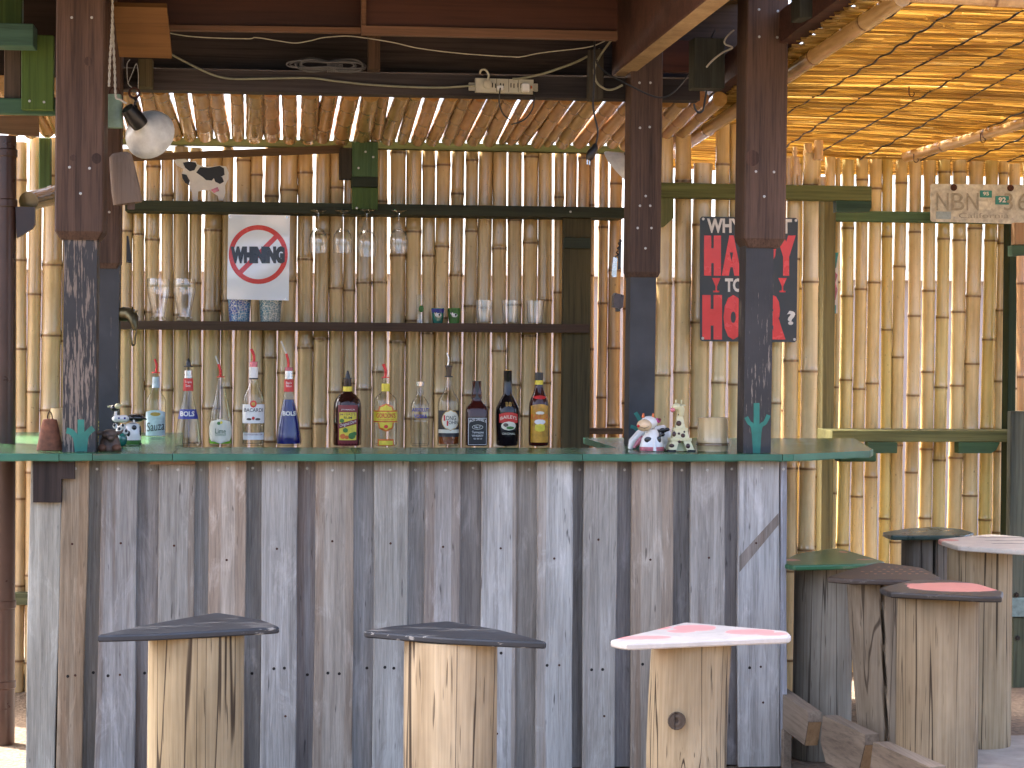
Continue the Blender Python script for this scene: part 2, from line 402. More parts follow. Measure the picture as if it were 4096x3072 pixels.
c = mix(t, c, (.05,.045,.045), mth(t, 'MULTIPLY', ramp(t, nsp.outputs[0], [(.70, (0,0,0)), (.76, (1,1,1))]), .7))
c = mix(t, c, ramp(t, ng.outputs[0], [(.3, (.70,.70,.70)), (.58, (1.05,1.05,1.05))]), 1.0, 'MULTIPLY')
c = mix(t, c, ramp(t, nlo.outputs[0], [(.25, (.74,.72,.70)), (.75, (1.16,1.16,1.18))]), 1.0, 'MULTIPLY')
c = mix(t, c, oi.outputs['Color'], 1.0, 'MULTIPLY'); t.links.new(c, b.inputs['Base Color']); b.inputs['Roughness'].default_value = .85; b.inputs['Specular IOR Level'].default_value = .2
bp = nd(t, 'Bump', {'Strength': .6, 'Distance': .003, 'Height': ng.outputs[0]}); t.links.new(bp.outputs[0], b.inputs['Normal']); M['plank'] = m
M['sleeve'] = wood('brown_stained_timber', (.056,.032,.023), (.140,.084,.061), 2, 15, .62, .42, .4)
M['sleevex'] = wood('brown_stained_beam', (.06,.026,.018), (.13,.058,.038), 0, 13, .65, .55, .25)
M['panel'] = wood('dark_brown_panel', (.036,.013,.008), (.075,.027,.015), 0, 9, .55, .7, .12)
M['trim'] = wood('brown_trim', (.10,.05,.026), (.19,.10,.055), 0, 12, .6, .7, .15)
M['ply'] = wood('orange_brown_board', (.16,.075,.024), (.25,.125,.042), 0, 9, .6, .75, .12)
M['darkx'] = wood('dark_grey_beam', (.016,.015,.017), (.048,.045,.050), 0, 10, .8, .5, .35, stain=(.06,.048,.042), stain_amt=.5)
M['darkz'] = wood('dark_grey_post', (.03,.026,.024), (.085,.07,.06), 2, 10, .8, .5, .35)
M['olivex'] = wood('olive_stained_rail', (.075,.085,.038), (.20,.20,.10), 0, 12, .75, .6, .3)
M['olivez'] = wood('olive_stained_post', (.10,.10,.05), (.24,.215,.115), 2, 12, .75, .6, .3)
M['greenz'] = wood('green_stained_post', (.028,.062,.026), (.085,.14,.055), 2, 10, .7, .6, .3)
M['greenx'] = wood('green_stained_board', (.030,.070,.042), (.085,.15,.09), 0, 10, .7, .6, .3)
M['shelf1'] = wood('dark_green_shelf', (.018,.024,.016), (.055,.062,.036), 0, 12, .75, .55, .3)
M['shelf2'] = wood('brown_shelf', (.045,.026,.017), (.10,.062,.042), 0, 12, .75, .6, .3)
M['brownz'] = wood('old_brown_board', (.055,.045,.028), (.13,.10,.062), 2, 9, .8, .55, .3)
M['brownx'] = wood('old_brown_rail', (.07,.045,.028), (.15,.10,.065), 0, 10, .8, .6, .3)
M['foot'] = wood('grey_brown_board', (.14,.105,.075), (.30,.24,.18), 1, 9, .8, .6, .3)
M['footend'] = wood('fresh_cut_wood', (.30,.18,.09), (.46,.30,.16), 2, 9, .75, .75, .2)
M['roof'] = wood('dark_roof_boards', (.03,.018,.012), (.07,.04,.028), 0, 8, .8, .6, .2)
M['blackworn'] = worn('black_paint_scratched', (.022,.021,.023), (.21,.17,.14), 2, .95, .55, 15)
M['blackmid'] = worn('black_paint_nicked', (.026,.024,.026), (.26,.22,.18), 2, .55, .5, 15)
M['black2'] = worn('black_paint_even', (.036,.038,.044), (.16,.14,.13), 2, .12)
M['ctop'] = worn('dark_green_counter_paint', (.036,.105,.038), (.055,.07,.035), 0, .3, .27, 6)
M['cedge'] = worn('teal_green_edge_paint', (.026,.125,.082), (.09,.09,.06), 0, .3, .42, 8)
M['teal'] = paint('teal_motif_paint', (.022,.18,.14), .55, .2, 14)
M['bamboo'] = bamboo_mat('bamboo_skin'); M['bambooy'] = bamboo_mat('bamboo_skin_lengthwise', 1)
M['reed'] = None
M['log'] = logmat('pale_log', (.30,.245,.16), (.42,.355,.25), (.53,.465,.34), .95)
M['loggrey'] = logmat('grey_log', (.19,.165,.13), (.27,.24,.195), (.36,.325,.27), .8)
M['seatblack'] = worn('black_seat_paint', (.016,.020,.027), (.28,.27,.25), 0, .62, .48, 9)
M['screw'] = paint('zinc_screw', (.50,.49,.46), .35, .2, 200, .8)
M['rust'] = paint('rusty_nail', (.07,.026,.014), .9, .35, 120)
M['dark'] = paint('dark_hole', (.012,.010,.009), .9, .2, 60)
M['white'] = paint('white_enamel', (.74,.74,.71), .32, .06, 12)
M['lampwhite'] = paint('chipped_white_enamel', (.74,.76,.73), .35, .18, 16, bump=.05)
M['blackp'] = paint('black_plastic', (.012,.012,.013), .38, .15, 20)
M['cream'] = paint('cream_plastic', (.50,.48,.38), .45, .1, 20)
M['creamcord'] = paint('cream_cord', (.27,.27,.19), .55, .15, 20)
M['greycord'] = paint('grey_cord', (.10,.10,.105), .55, .2, 20)
M['wirew'] = paint('white_wire', (.52,.50,.43), .55, .15, 20)
M['rope'] = paint('white_rope', (.46,.45,.40), .9, .25, 300, bump=.6)
M['redp'] = paint('red_plastic', (.55,.02,.018), .3, .12, 30)
M['redlabel'] = paint('red_label', (.52,.022,.02), .4, .1, 20)
M['yellow'] = paint('yellow_label', (.66,.54,.045), .4, .12, 60)
M['orange'] = paint('orange_label', (.62,.14,.02), .4, .15, 60)
M['blue'] = paint('blue_label', (.012,.022,.22), .35, .1, 20)
M['ltblue'] = paint('pale_blue_label', (.50,.56,.65), .35, .22, 25)
M['labelw'] = paint('white_label', (.72,.71,.68), .5, .06, 20)
M['labelc'] = paint('cream_label', (.66,.63,.50), .5, .08, 20)
M['labelk'] = paint('black_label', (.012,.012,.013), .45, .2, 20)
M['labeldr'] = paint('dark_red_label', (.17,.015,.018), .45, .2, 20)
M['gold'] = paint('gold_print', (.48,.30,.08), .35, .15, 20, .4)
M['goldbrown'] = paint('amber_label', (.52,.26,.02), .4, .3, 30)
M['ink'] = paint('dark_ink', (.02,.02,.024), .5, .1, 20)
M['green'] = paint('leaf_green_paint', (.05,.17,.03), .5, .25, 30)
M['silver'] = paint('silver_metal', (.62,.62,.63), .25, .1, 30, .95)
M['darkmetal'] = paint('dark_metal', (.06,.055,.055), .3, .2, 30, .85)
M['bronze'] = paint('aged_bronze', (.10,.085,.045), .38, .35, 30, .8)
M['pipe'] = paint('brown_gutter_plastic', (.06,.028,.02), .32, .15, 10)
M['rustbell'] = paint('rusty_iron', (.23,.085,.045), .75, .3, 40, .1, bump=.3)
M['clay'] = wood('carved_wood_bell', (.24,.18,.145), (.36,.29,.24), 2, 10, .85, .75, .3)
M['mint'] = paint('pale_green_enamel', (.27,.40,.31), .45, .18, 20)
M['ceramic'] = paint('white_glazed_ceramic', (.76,.75,.72), .12, .04, 10, coat=.4)
M['cerblack'] = paint('black_glaze', (.012,.012,.014), .12, .1, 10, coat=.4)
M['cerpink'] = paint('pink_glaze', (.62,.18,.22), .2, .35, 40, coat=.3)
M['cercream'] = paint('cream_glaze', (.68,.50,.30), .2, .1, 20, coat=.3)
M['cerbrown'] = paint('brown_carving', (.10,.065,.048), .6, .45, 45, bump=.3)
M['tealglaze'] = paint('teal_glaze', (.02,.17,.13), .12, .3, 12, coat=.5)
M['giraffe'] = paint('pale_yellow_ceramic', (.64,.60,.36), .3, .06, 20)
M['girpatch'] = paint('dark_brown_patch', (.055,.022,.018), .35, .2, 20)
M['wallw'] = paint('pale_render_wall', (.34,.31,.31), .9, .08, 3)
M['concrete'] = paint('concrete', (.34,.31,.27), .9, .2, 8, bump=.2)
M['signw'] = paint('white_vinyl', (.78,.83,.93), .14, .02, 5, coat=.5)
M['signred'] = paint('sign_red', (.62,.05,.05), .25, .06, 10)
M['signgrey'] = paint('sign_charcoal', (.034,.039,.045), .38, .15, 10)
M['signtext'] = paint('sign_dark_print', (.028,.032,.04), .3, .35, 14)
M['platew'] = paint('weathered_plate', (.58,.58,.50), .5, .2, 40, bump=.1)
M['plateg'] = paint('plate_sticker_teal', (.03,.26,.24), .5, .2, 30)
M['glass'] = glass('clear_glass', (.98,.985,.985), .52, 1.5)
M['glassb'] = glass('clear_bottle_glass', (.965,.97,.965), .6, .55)
M['liqlime'] = paint('lime_liquid', (.13,.42,.008), .1, .2, 8, spec=.3)
M['liqclear'] = glass('clear_liquid', (.90,.90,.86), .75, .5)
M['liqamber'] = paint('amber_liquid', (.20,.045,.008), .08, .2, 8, coat=.5)
M['liqblue'] = paint('deep_blue_liquid', (.001,.004,.12), .12, .15, 6, spec=.15)
M['brownglass'] = paint('dark_brown_bottle', (.028,.009,.006), .06, .2, 6, spec=.35, coat=.12)
M['blackglass'] = paint('black_bottle', (.008,.006,.007), .06, .2, 6, spec=.35, coat=.12)
M['redglass'] = paint('dark_red_brown_bottle', (.040,.008,.006), .06, .2, 6, spec=.35, coat=.12)
M['soil'] = None
# reeds: thin stems that let the sun glow through
m, t, b = nmat('dry_reed'); t.nodes.remove(b)
v, oi = coords(t, (1.5, 70, 70)); n = nd(t, 'TexNoise', {'Vector': v, 'Scale': 1.0, 'Detail': 3.0})
at = nd(t, 'Attribute', attribute_name='nd')
c = ramp(t, mth(t, 'ADD', mth(t, 'MULTIPLY', n.outputs[0], .6), mth(t, 'MULTIPLY', at.outputs['Fac'], .4)), [(.22, (.30,.185,.055)), (.5, (.58,.405,.135)), (.78, (.76,.59,.28))])
df = nd(t, 'BsdfDiffuse', {0: c}); tl = nd(t, 'BsdfTranslucent', {0: c}); gl = nd(t, 'BsdfGlossy', {'Roughness': .35, 'Color': (.6,.55,.45,1)})
mx = nd(t, 'MixShader', {0: .66, 1: df.outputs[0], 2: tl.outputs[0]}); mx2 = nd(t, 'MixShader', {0: .04, 1: mx.outputs[0], 2: gl.outputs[0]})
t.links.new(mx2.outputs[0], t.nodes['Material Output'].inputs[0]); M['reed'] = m
# soil
m, t, b = nmat('trodden_soil'); tc = nd(t, 'TexCoord')
n = nd(t, 'TexNoise', {'Vector': tc.outputs['Object'], 'Scale': 3.0, 'Detail': 8.0, 'Roughness': .7}); n2 = nd(t, 'TexNoise', {'Vector': tc.outputs['Object'], 'Scale': 45.0, 'Detail': 4.0})
col = mix(t, ramp(t, n.outputs[0], [(.3, (.12,.083,.052)), (.7, (.23,.165,.108))]), ramp(t, n2.outputs[0], [(.35, (.6,.6,.6)), (.6, (1.1,1.1,1.1))]), 1.0, 'MULTIPLY')
t.links.new(col, b.inputs['Base Color']); b.inputs['Roughness'].default_value = .95
bp = nd(t, 'Bump', {'Strength': .8, 'Distance': .02, 'Height': n2.outputs[0]}); t.links.new(bp.outputs[0], b.inputs['Normal']); M['soil'] = m
# crackle glass tumblers
def crackle(name, c1, c2):
    m, t, b = nmat(name); tc = nd(t, 'TexCoord')
    ns = nd(t, 'TexNoise', {'Vector': tc.outputs['Object'], 'Scale': 25.0, 'Detail': 3.0})
    vv = nd(t, 'VectorMath', {0: tc.outputs['Object'], 1: nd(t, 'VectorMath', {0: ns.outputs['Color'], 'Scale': .02}, operation='SCALE').outputs[0]}, operation='ADD')
    vo = nd(t, 'TexVoronoi', {'Vector': vv.outputs[0], 'Scale': 85.0}, feature='DISTANCE_TO_EDGE')
    k = ramp(t, vo.outputs['Distance'], [(.03, (1,1,1)), (.09, (0,0,0))])
    n2 = nd(t, 'TexNoise', {'Vector': tc.outputs['Object'], 'Scale': 14.0})
    base = ramp(t, n2.outputs[0], [(.4, c1), (.6, c2)])
    t.links.new(mix(t, base, (.62,.64,.60), mth(t, 'MULTIPLY', k, .8)), b.inputs['Base Color']); b.inputs['Roughness'].default_value = .1
    return m
M['crackblue'] = crackle('blue_crackle_glass', (.01,.055,.26), (.05,.20,.36)); M['crackteal'] = crackle('teal_crackle_glass', (.07,.17,.22), (.20,.26,.26))
SCREW = lambda: MB().lathe([(.0052, 0), (.005, .0012), (.0025, .0018), (.0022, .0006)], (0,0,0), 10)
ROTF = (R(90), 0, 0)   # lathe axis turned to face the camera side
def screw(px, py, Y, parent, kind='screw'):
    p = P(px, py, Y)
    if kind == 'screw': return stamp('screw', 'screw', SCREW, M['screw'], p, parent, ROTF)
    if kind == 'nail': return stamp('nail', 'nail', lambda: MB().lathe([(.0046, 0), (.004, .0012), (.002, .0016)], (0,0,0), 8), M['rust'], p, parent, ROTF)
    return stamp('nail_hole', 'hole', lambda: MB().lathe([(.006, -.001), (.0055, .0007)], (0,0,0), 9), M['dark'], p, parent, ROTF)
# ================================================================== setting
mb = MB(); N = 40
for i in range(N+1):
    for j in range(N+1):
        x = -60 + 120*i/N; y = -40 + 120*j/N; mb.v.append(Vector((x, y, -.002))); mb.at.append(0.)
mb.f = [(i*(N+1)+j, (i+1)*(N+1)+j, (i+1)*(N+1)+j+1, i*(N+1)+j+1) for i in range(N) for j in range(N)]
solo('ground', mb, M['soil'], 'brown trodden earth around the bar', None, kind='structure')
a = P(3905, 2990, 7.4); mb = MB().bevbox((2.32, 6.1, -.05), (3.6, 7.72, .012), .008)
solo('pavement', mb, M['concrete'], 'pale concrete slab under the right-hand stools', None, kind='structure')
# pebbles on the sunlit earth at the left edge
mb = MB()
for i in range(420):
    x = random.uniform(-2.6, -1.45); y = random.uniform(6.2, 8.6); r = random.uniform(.006, .022)
    mb.ell((x, y, r*.2), (r*random.uniform(.8,1.4), r, r*.55), 6, 4)
solo('gravel', mb, M['concrete'], 'small stones scattered on the sunlit earth at the left', None, kind='stuff', smooth=True, color=(.42,.34,.26))
# unseen greenery added behind the viewer so the bottles reflect something dark
hg = thing('added_hedge', 'unseen greenery added behind the viewer to darken reflections', 'added_hedge', (0, -3.6, 0))
part('stems', MB().box((-9, -4.0, 0), (9, -3.55, 2.2)), paint('added_hedge_core', (.02,.026,.012), .9, .3, 6), hg)
mb = MB()
for i in range(9000):
    x, z = random.uniform(-9.2, 9.2), random.uniform(.02, 2.35); y = -3.5 + random.uniform(-.12,.14) if z < 2.2 else random.uniform(-4.1,-3.4)
    a_ = random.uniform(0, 6.28); e_ = random.uniform(-.6,.6); u_ = Vector((math.cos(a_), .4*math.sin(a_)+e_*.5, math.sin(a_)))*random.uniform(.05,.11); w_ = Vector((-math.sin(a_), e_, math.cos(a_)))*random.uniform(.025,.05); p = Vector((x, y, z))
    mb.add([p-u_, p-w_, p+u_, p+w_], [(0,1,2,3)])
part('foliage', mb, paint('added_hedge_leaf', (.045,.085,.025), .6, .4, 4), hg, kind='stuff')
# pale building beyond the fence
b = thing('building', 'pale rendered building glimpsed through the bamboo gaps', 'building', (0, 14, 0))
part('wall', MB().box((-9, 14, 0), (9, 18, 2.12)), M['wallw'], b)
part('coping', MB().box((-9.05, 13.9, 2.122), (9.05, 18.05, 2.2)), M['white'], b)

# ================================================================== bamboo
def bamboo(p0, p1, r, first=None, gap=None, n=14, taper=.96, open_end=0.0, wob=.0035, sw=1.0):
    p0, p1 = Vector(p0), Vector(p1); L = (p1-p0).length; gap = gap or random.uniform(.36, .5)
    s = first if first is not None else random.uniform(.05, gap); nodes = []
    while s < L - .02: nodes.append(s); s += gap*random.uniform(.86, 1.12)
    st = [(0., 1., 0.)]
    for q in nodes:
        st += [(q-.022, .99, 0.), (q-.007, 1.05, .12), (q-.003, 1.075, .9), (q+.003, 1.05, 1.), (q+.0065, 1.085, .35), (q+.012, 1.04, .1), (q+.03, .995, 0.)]
    k = 1
    for i in range(1, len(nodes)+2):
        a_ = nodes[i-2]+.03 if i >= 2 else 0.; b_ = nodes[i-1]-.022 if i-1 < len(nodes) else L
        if b_ - a_ > .15: st.append(((a_+b_)/2, .985, 0.))
    st.append((L, .99, 0.)); st = sorted(x for x in st if 0 <= x[0] <= L)
    d = (p1-p0).normalized(); ph = random.uniform(0, 6); sx = Vector((1,0,0)) if abs(d.x) < .9 else Vector((0,0,1))
    st = [(q, 1+(f-1)*sw, a_*min(1, .35+.65*sw)) for q, f, a_ in st]
    path = [p0 + d*q + sx*wob*math.sin(q*2.3+ph) for q, _, _ in st]
    rs = [r*f*(1 - (1-taper)*q/L) for q, f, _ in st]
    mb = MB().tube(path, rs, n, True, [x[2] for x in st]); mb.smooth = True
    if open_end:
        # hollow mouth: replace the last cap with an inner well
        mb.f.pop(); o = (len(path)-1)*n; c = path[-1]
        inn = [c + (mb.v[o+k]-c)*.82 for k in range(n)]; bot = [v - d*open_end for v in inn]
        i0 = len(mb.v); mb.v += inn + bot; mb.at += [.25]*n + [.6]*n
        mb.f += [(o+k, o+(k+1) % n, i0+(k+1) % n, i0+k) for k in range(n)] + [(i0+k, i0+(k+1) % n, i0+n+(k+1) % n, i0+n+k) for k in range(n)] + [tuple(range(i0+n, i0+2*n))]
    return mb
def tintA(): 
    g = random.uniform(.72, .98); h = random.uniform(-.05, .05); return (g*(1.17+h*.3), g*(1.09-h*.1), g*(.90-h))
LEAN = -.0035
def vpole(x0, x1, ytop, Y, zbot=0., fat=1.0, **kw):
    """upright pole filling px x0..x1 (read at mid height)"""
    c = P((x0+x1)/2, 1150, Y); e = P(x1, 1150, Y); r = (e.x - c.x)*fat
    top = P((x0+x1)/2, ytop, Y)
    return bamboo((c.x + LEAN*c.z + random.uniform(-.004,.004), Y, zbot), (c.x + LEAN*(c.z-top.z) + random.uniform(-.004,.004), Y, top.z), r, **kw)

YA, YB, YC = 9.15, 8.78, 9.4
fa = thing('bamboo_fence', 'wall of upright bamboo poles behind the bottles and shelves', 'bamboo fence', (0, YA, 0))
bd = [-830,-775,-718,-660,-604,-546,-490,-432,-375,-318,-262,-205,-148,-94,-42,10,60,109,165,247,302,362,424,482,532,581,644,694,759,813,887,937,1000,1052,1114,1188,1253,1316,1374,1427,1489,1552,1619,1684,1739,1796,1853,1906,1966,2026,2087,2149,2208,2251]
for i in range(len(bd)-1):
    top = 592 if bd[i] > 480 else 556
    mb = vpole(bd[i]+random.uniform(.2,1.8), bd[i+1]-random.uniform(.2,1.8), top + random.uniform(-6, 14), YA + random.uniform(-.008,.008), fat=1.0, taper=.99)
    g = random.uniform(.84, 1.04); 
    part('bamboo_pole', mb, M['bamboo'], fa, color=tintA() if i > 20 else (1.05, .98, .86))
for x0, x1 in ((2253,2302),(2305,2356),(2359,2381),(2386,2428),(2434,2486),(2492,2545),(2550,2600),(2605,2650)):
    part('bamboo_pole', vpole(x0, x1, 615, YA, fat=.98), M['bamboo'], fa, color=(.98,.80,.62))
part('rail', pbar((455,545), (2560,586), 28, YA-.09, .07), M['olivex'], fa, color=(.62,.72,.5))
part('rail', pbox(40, 2370, 420, 2420, YA-.085, .04), M['olivex'], fa)
# window-like lower rail at the right end of this wall
part('rail', pbox(2358, 1713, 2492, 1737, YA-.09, .05), M['brownx'], fa)

fb = thing('bamboo_fence', 'thick bamboo poles behind the black and red sign', 'bamboo fence', (2, YB, 0))
for x0, x1, tp in ((2622,2689,540),(2694,2763,452),(2765,2846,651),(2850,2911,452),(2914,2972,470),(2976,3030,560),(3034,3086,600),(3088,3134,640),(3138,3201,675),(3206,3275,600)):
    mb = vpole(x0+1.5, x1-1.5, tp + random.uniform(-4, 4), YB + random.uniform(-.01,.01), open_end=.0, gap=random.uniform(.42,.55))
    part('bamboo_pole', mb, M['bamboo'], fb, color=random.choice([(1.40,1.42,1.24),(1.44,1.44,1.36),(1.34,1.30,1.1),(1.40,1.34,1.1)]))
# stepped cluster of short cut bamboo tubes at the top
for x0, x1, tp, bt in ((3146,3166,633,742),(3166,3186,588,742),(3173,3199,628,700),(3214,3250,575,612),(3252,3292,562,640),(3272,3303,708,742),(3188,3208,655,742)):
    c = P((x0+x1)/2, bt, YB-.06); e = P(x1, bt, YB-.06); tz = P((x0+x1)/2, tp, YB-.06).z
    part('bamboo_tube', bamboo((c.x, YB-.06, c.z), (c.x, YB-.06, tz), (e.x-c.x)*.98, first=9, open_end=.02, n=12), M['bamboo'], fb, color=(1.18,1.02,.84))
part('rail', pbox(2612, 737, 3487, 795, YB-.14, .10), M['olivex'], fb, color=(1.0,1.05,.7))
part('bracket', ppoly([(2640,790),(2694,790),(2694,872),(2656,907),(2640,907)], YB-.11, .06), M['olivez'], fb, color=(.9,1,.7))
part('bracket', ppoly([(3345,797),(3486,797),(3486,830),(3476,848),(3345,848)], YB-.12, .05), M['greenx'], fb)

fc = thing('bamboo_fence', 'slim bamboo poles below the licence plate at the right', 'bamboo fence', (3, YC, 0))
bc = [(3125,3176),(3180,3231),(3235,3285),(3288,3333),(3336,3360),(3361,3415),(3417,3468),(3469,3523),(3525,3571),(3572,3624),(3628,3681),(3685,3739),(3744,3797),(3801,3859),(3862,3924),(3928,3982),(3984,4026),(4030,4080),(4084,4140),(4145,4200),(4205,4260)]
for i, (x0, x1) in enumerate(bc):
    col = [(1.14,1.12,1.02),(1.04,1.0,.58),(1.10,1.08,.96),(1.14,1.12,1.08),(1.08,1.05,.9),(1.04,1.04,.76),(1.12,1.1,.98)][i % 7]
    part('bamboo_pole', vpole(x0+1.5, x1-1.5, 625+ (i % 3)*7 + max(0, x0-3700)*.05, YC + random.uniform(-.008,.008), gap=random.uniform(.36,.5)), M['bamboo'], fc, color=(col[0]*1.22, col[1]*1.27, col[2]*1.2))
part('post', pbox(3289, 790, 3337, 2330, YC-.14, .09), M['olivez'], fc, color=(.95,.95,.85))
part('rail', pbox(3338, 849, 4230, 891, YC-.12, .06), M['greenx'], fc, color=(1.3,1.25,1.0))
part('rail', pbox(3120, 2490, 3400, 2545, YC-.12, .06), M['olivex'], fc)
part('post', pbox(4030, 890, 4062, 2400, YC-.16, .08), M['greenz'], fc, color=(.5,.5,.5))
# shelf board on the right wall with its brackets
sh = thing('wall_shelf', 'olive green plank shelf on bamboo wall right of the counter end', 'shelf', P(3700, 1770, 9.1))
part('board', pbox(3329, 1723, 4260, 1768, 9.02, .26), M['olivex'], sh, color=(1.2,1.15,.85))
part('bracket', pbox(3472, 1769, 3590, 1813, 9.0, .06), M['greenx'], sh, color=(.75,.75,.6))
part('bracket', ppoly([(3835,1769),(4000,1769),(3985,1800),(3965,1813),(3835,1813)], 9.0, .06), M['greenx'], sh, color=(1.1,1.15,.8))
# panel at the right picture edge
pn = thing('gate_panel', 'grey green timber panel with bolts at the right picture edge', 'gate', P(4080, 2860, 8.9))
part('board', pbox(4040, 1645, 4108, 2390, 8.9, .05), M['darkz'], pn, color=(2.6,3.3,2.7))
part('board', pbox(4050, 2470, 4120, 2860, 8.9, .05), M['darkz'], pn, color=(1.7,2.2,1.5))
part('plate', pbox(4046, 2392, 4120, 2402+66, 8.88, .05), M['platew'], pn, color=(.45,.6,.62))
part('bracket', ppoly([(4050,981),(4120,981),(4120,1024),(4050,1024)], 8.9, .06), M['greenx'], pn)
part('panel', pbox(4060, 890, 4120, 980, 8.92, .05), M['footend'], pn)
for q in ((4071,2552),(4065,2832),(4066,2380+0)): 
    p = P(q[0], q[1], 8.895); stamp('bolt', 'bolt', lambda: MB().lathe([(.013,0),(.012,.004),(.006,.004),(.006,.009),(.002,.009)], (0,0,0), 10), M['darkmetal'], p, pn, ROTF)
solo('bamboo_pole', bamboo(P(4086, 1642, 8.86), P(4086, 1024, 8.86), .022, open_end=0), M['bamboo'], 'reddish short bamboo pole hung at the right picture edge', 'bamboo pole', color=(1.05,.78,.6))

# ================================================================== bamboo roof over the back
br = thing('bamboo_roof', 'sloping roof of bamboo poles with daylight between them', 'bamboo roof', P(1400, 585, 9.05))
zr = P(1400, 584, 9.05).z + .035; SL = .09
ends = [30,95,160,222,285,345,400,455,520,597,662,731,789,859,926,981,1054,1126,1188,1262,1329,1401,1475,1523,1586,1637,1697,1755,1811,1864,1924,1984,2022,2071,2120,2173,2219,2283,2347,2414,2470,2530,2590,2652,2710]
for i in range(len(ends)-1):
    a = P(ends[i], 575, 9.05).x; c = P(ends[i+1], 575, 9.05).x; r = (c-a)/2*random.uniform(.975,1.01)
    x = (a+c)/2; jz = random.uniform(-.006,.006)
    p0 = (x + random.uniform(-.006,.006), 9.02 + random.uniform(-.02,.015), zr + jz); p1 = (x + random.uniform(-.012,.012), 8.08, zr + jz + SL*.98)
    part('bamboo_pole', bamboo(p0, p1, r, gap=random.uniform(.26,.40), n=14, open_end=0, wob=.004, sw=.3), M['bambooy'], br, color=(random.uniform(.82,1.02), random.uniform(.62,.74), random.uniform(.38,.52)))
# slanted board below it
solo('board', pbar((495,618), (1372,580), 26, YA-.17, .03, 30), M['brownx'], 'long slanting brown board just under the bamboo roof', 'board', color=(1.25,1.15,1))

# ================================================================== shelves on the back wall
s1 = thing('wall_shelf', 'upper dark green shelf with wine glasses hanging below it', 'shelf', P(1500, 850, 8.95))
part('board', pbar((500,800), (2500,830), 42, 8.93, .20), M['shelf1'], s1)
part('upright', pbox(1409, 567, 1512, 706, 8.91, .05), M['greenz'], s1, color=(.9,1.0,1.1))
part('upright', pbox(1409, 750, 1512, 838, 8.905, .05), M['greenz'], s1, color=(1.1,1.1,.7))
part('dark_band', pbox(1405, 704, 1512, 751, 8.925, .06), M['shelf1'], s1, color=(.8,.9,.9))  # dark strip standing in for the shadow of the block beside it
part('block', pbox(1357, 592, 1408, 717, 8.93, .06), M['darkz'], s1, color=(.9,.85,.7))
for q in ((1462,607),(1493,628),(1434,672),(1427,832)): screw(q[0], q[1], 8.904, s1)
screw(2282, 847, 8.928, s1)
s2 = thing('wall_shelf', 'lower brown shelf holding tumblers and small glasses', 'shelf', P(1400, 1320, 8.95))
part('board', pbar((455,1282), (2358,1297), 34, 8.93, .20), M['shelf2'], s2)
up = thing('board', 'dark olive upright board right of the shelves', 'board', P(2305, 1800, 9.0))
part('plank', pbox(2250, 872, 2360, 2200, 8.97, .05), M['brownz'], up, color=(.9,.95,.72))
part('dark_band', pbox(2256, 950, 2362, 994, 8.945, .024), M['shelf1'], up, color=(.8,.9,1))  # thin dark band across the board

# ================================================================== posts
YF, YR = 7.30, 7.82
def post(name_label, Y, lo, sl_, sbot, cbot, ytop, mat_lo, side, base=None, scr=(), motif=None, sdepth=None):
    """lo: lower-post px (x0,x1) at counter; sl_: sleeve px (x0,x1) at its lower end"""
    c = P(sum(lo)/2, 1500, Y)
    t = thing('post', name_label, 'post', (c.x, Y, 0))
    def X(px, py=1300): return P(px, py, Y).x
    x0, x1 = X(lo[0], 1500), X(lo[1], 1500); wd = x1-x0
    zt = P(2048, ytop, Y).z; lean = -.0045
    def shift(z): return lean*(1.6 - z)
    def frus(mb, xa, xb, ya, yb, z0, xc, xd, yc, yd, z1):
        mb.quadbar([(xa,ya,z0),(xb,ya,z0),(xb,yb,z0),(xa,yb,z0)], [(xc,yc,z1),(xd,yc,z1),(xd,yd,z1),(xc,yd,z1)]); return mb
    zb = P(sl_[0], cbot, Y).z; zs = P(sl_[0], sbot, Y).z
    lm = MB(); s0, s1_ = shift(0), shift(zb+.1)
    frus(lm, x0+s0, x1+s0, Y, Y+wd, 0, x0+s1_, x1+s1_, Y, Y+wd, zb+.1)
    lower = part('lower_post', lm, mat_lo, t)
    a0, a1 = X(sl_[0], sbot), X(sl_[1], sbot); sw = a1-a0; dd = sdepth or sw
    yf = Y - (sw-wd)/2; yb = yf + dd
    sm = MB(); k = (sw-wd)*.34; sz = shift(zs); st = shift(zt)
    # chamfered foot, then the sleeve with small chamfered corners
    e = .006
    def ring(xa, xb, ya, yb_, z): return [(xa+e,ya,z),(xb-e,ya,z),(xb,ya+e,z),(xb,yb_-e,z),(xb-e,yb_,z),(xa+e,yb_,z),(xa,yb_-e,z),(xa,ya+e,z)]
    r0 = ring(a0+k, a1-k, yf+k, yb-k, zb); r1 = ring(a0, a1, yf, yb, zs); r2 = ring(a0-sz+st, a1-sz+st, yf, yb, zt+.25)
    vs = r0 + r1 + r2; n = 8
    fs = [tuple(range(n))[::-1], tuple(range(2*n, 3*n))] + [(i*n+j, i*n+(j+1) % n, (i+1)*n+(j+1) % n, (i+1)*n+j) for i in range(2) for j in range(n)]
    sm.add(vs, fs); sl = part('sleeve', sm, M['sleeve'], t)
    for q in scr: screw(q[0], q[1], yf-.0005, sl)
    if motif:
        mm = MB(); 
        for i, (pts, wid) in enumerate(motif):
            sc = depth(c)/FPX
            mm.flatstroke(smoothpath([P(x, y, Y) for x, y in pts], 5), [q*sc for q in wid] if isinstance(wid, list) else wid*sc, Y - .0012 - .0004*i)
        part('painted_motif', mm, M['teal'], lower, label='teal cactus painted on the foot of the post')
    return t
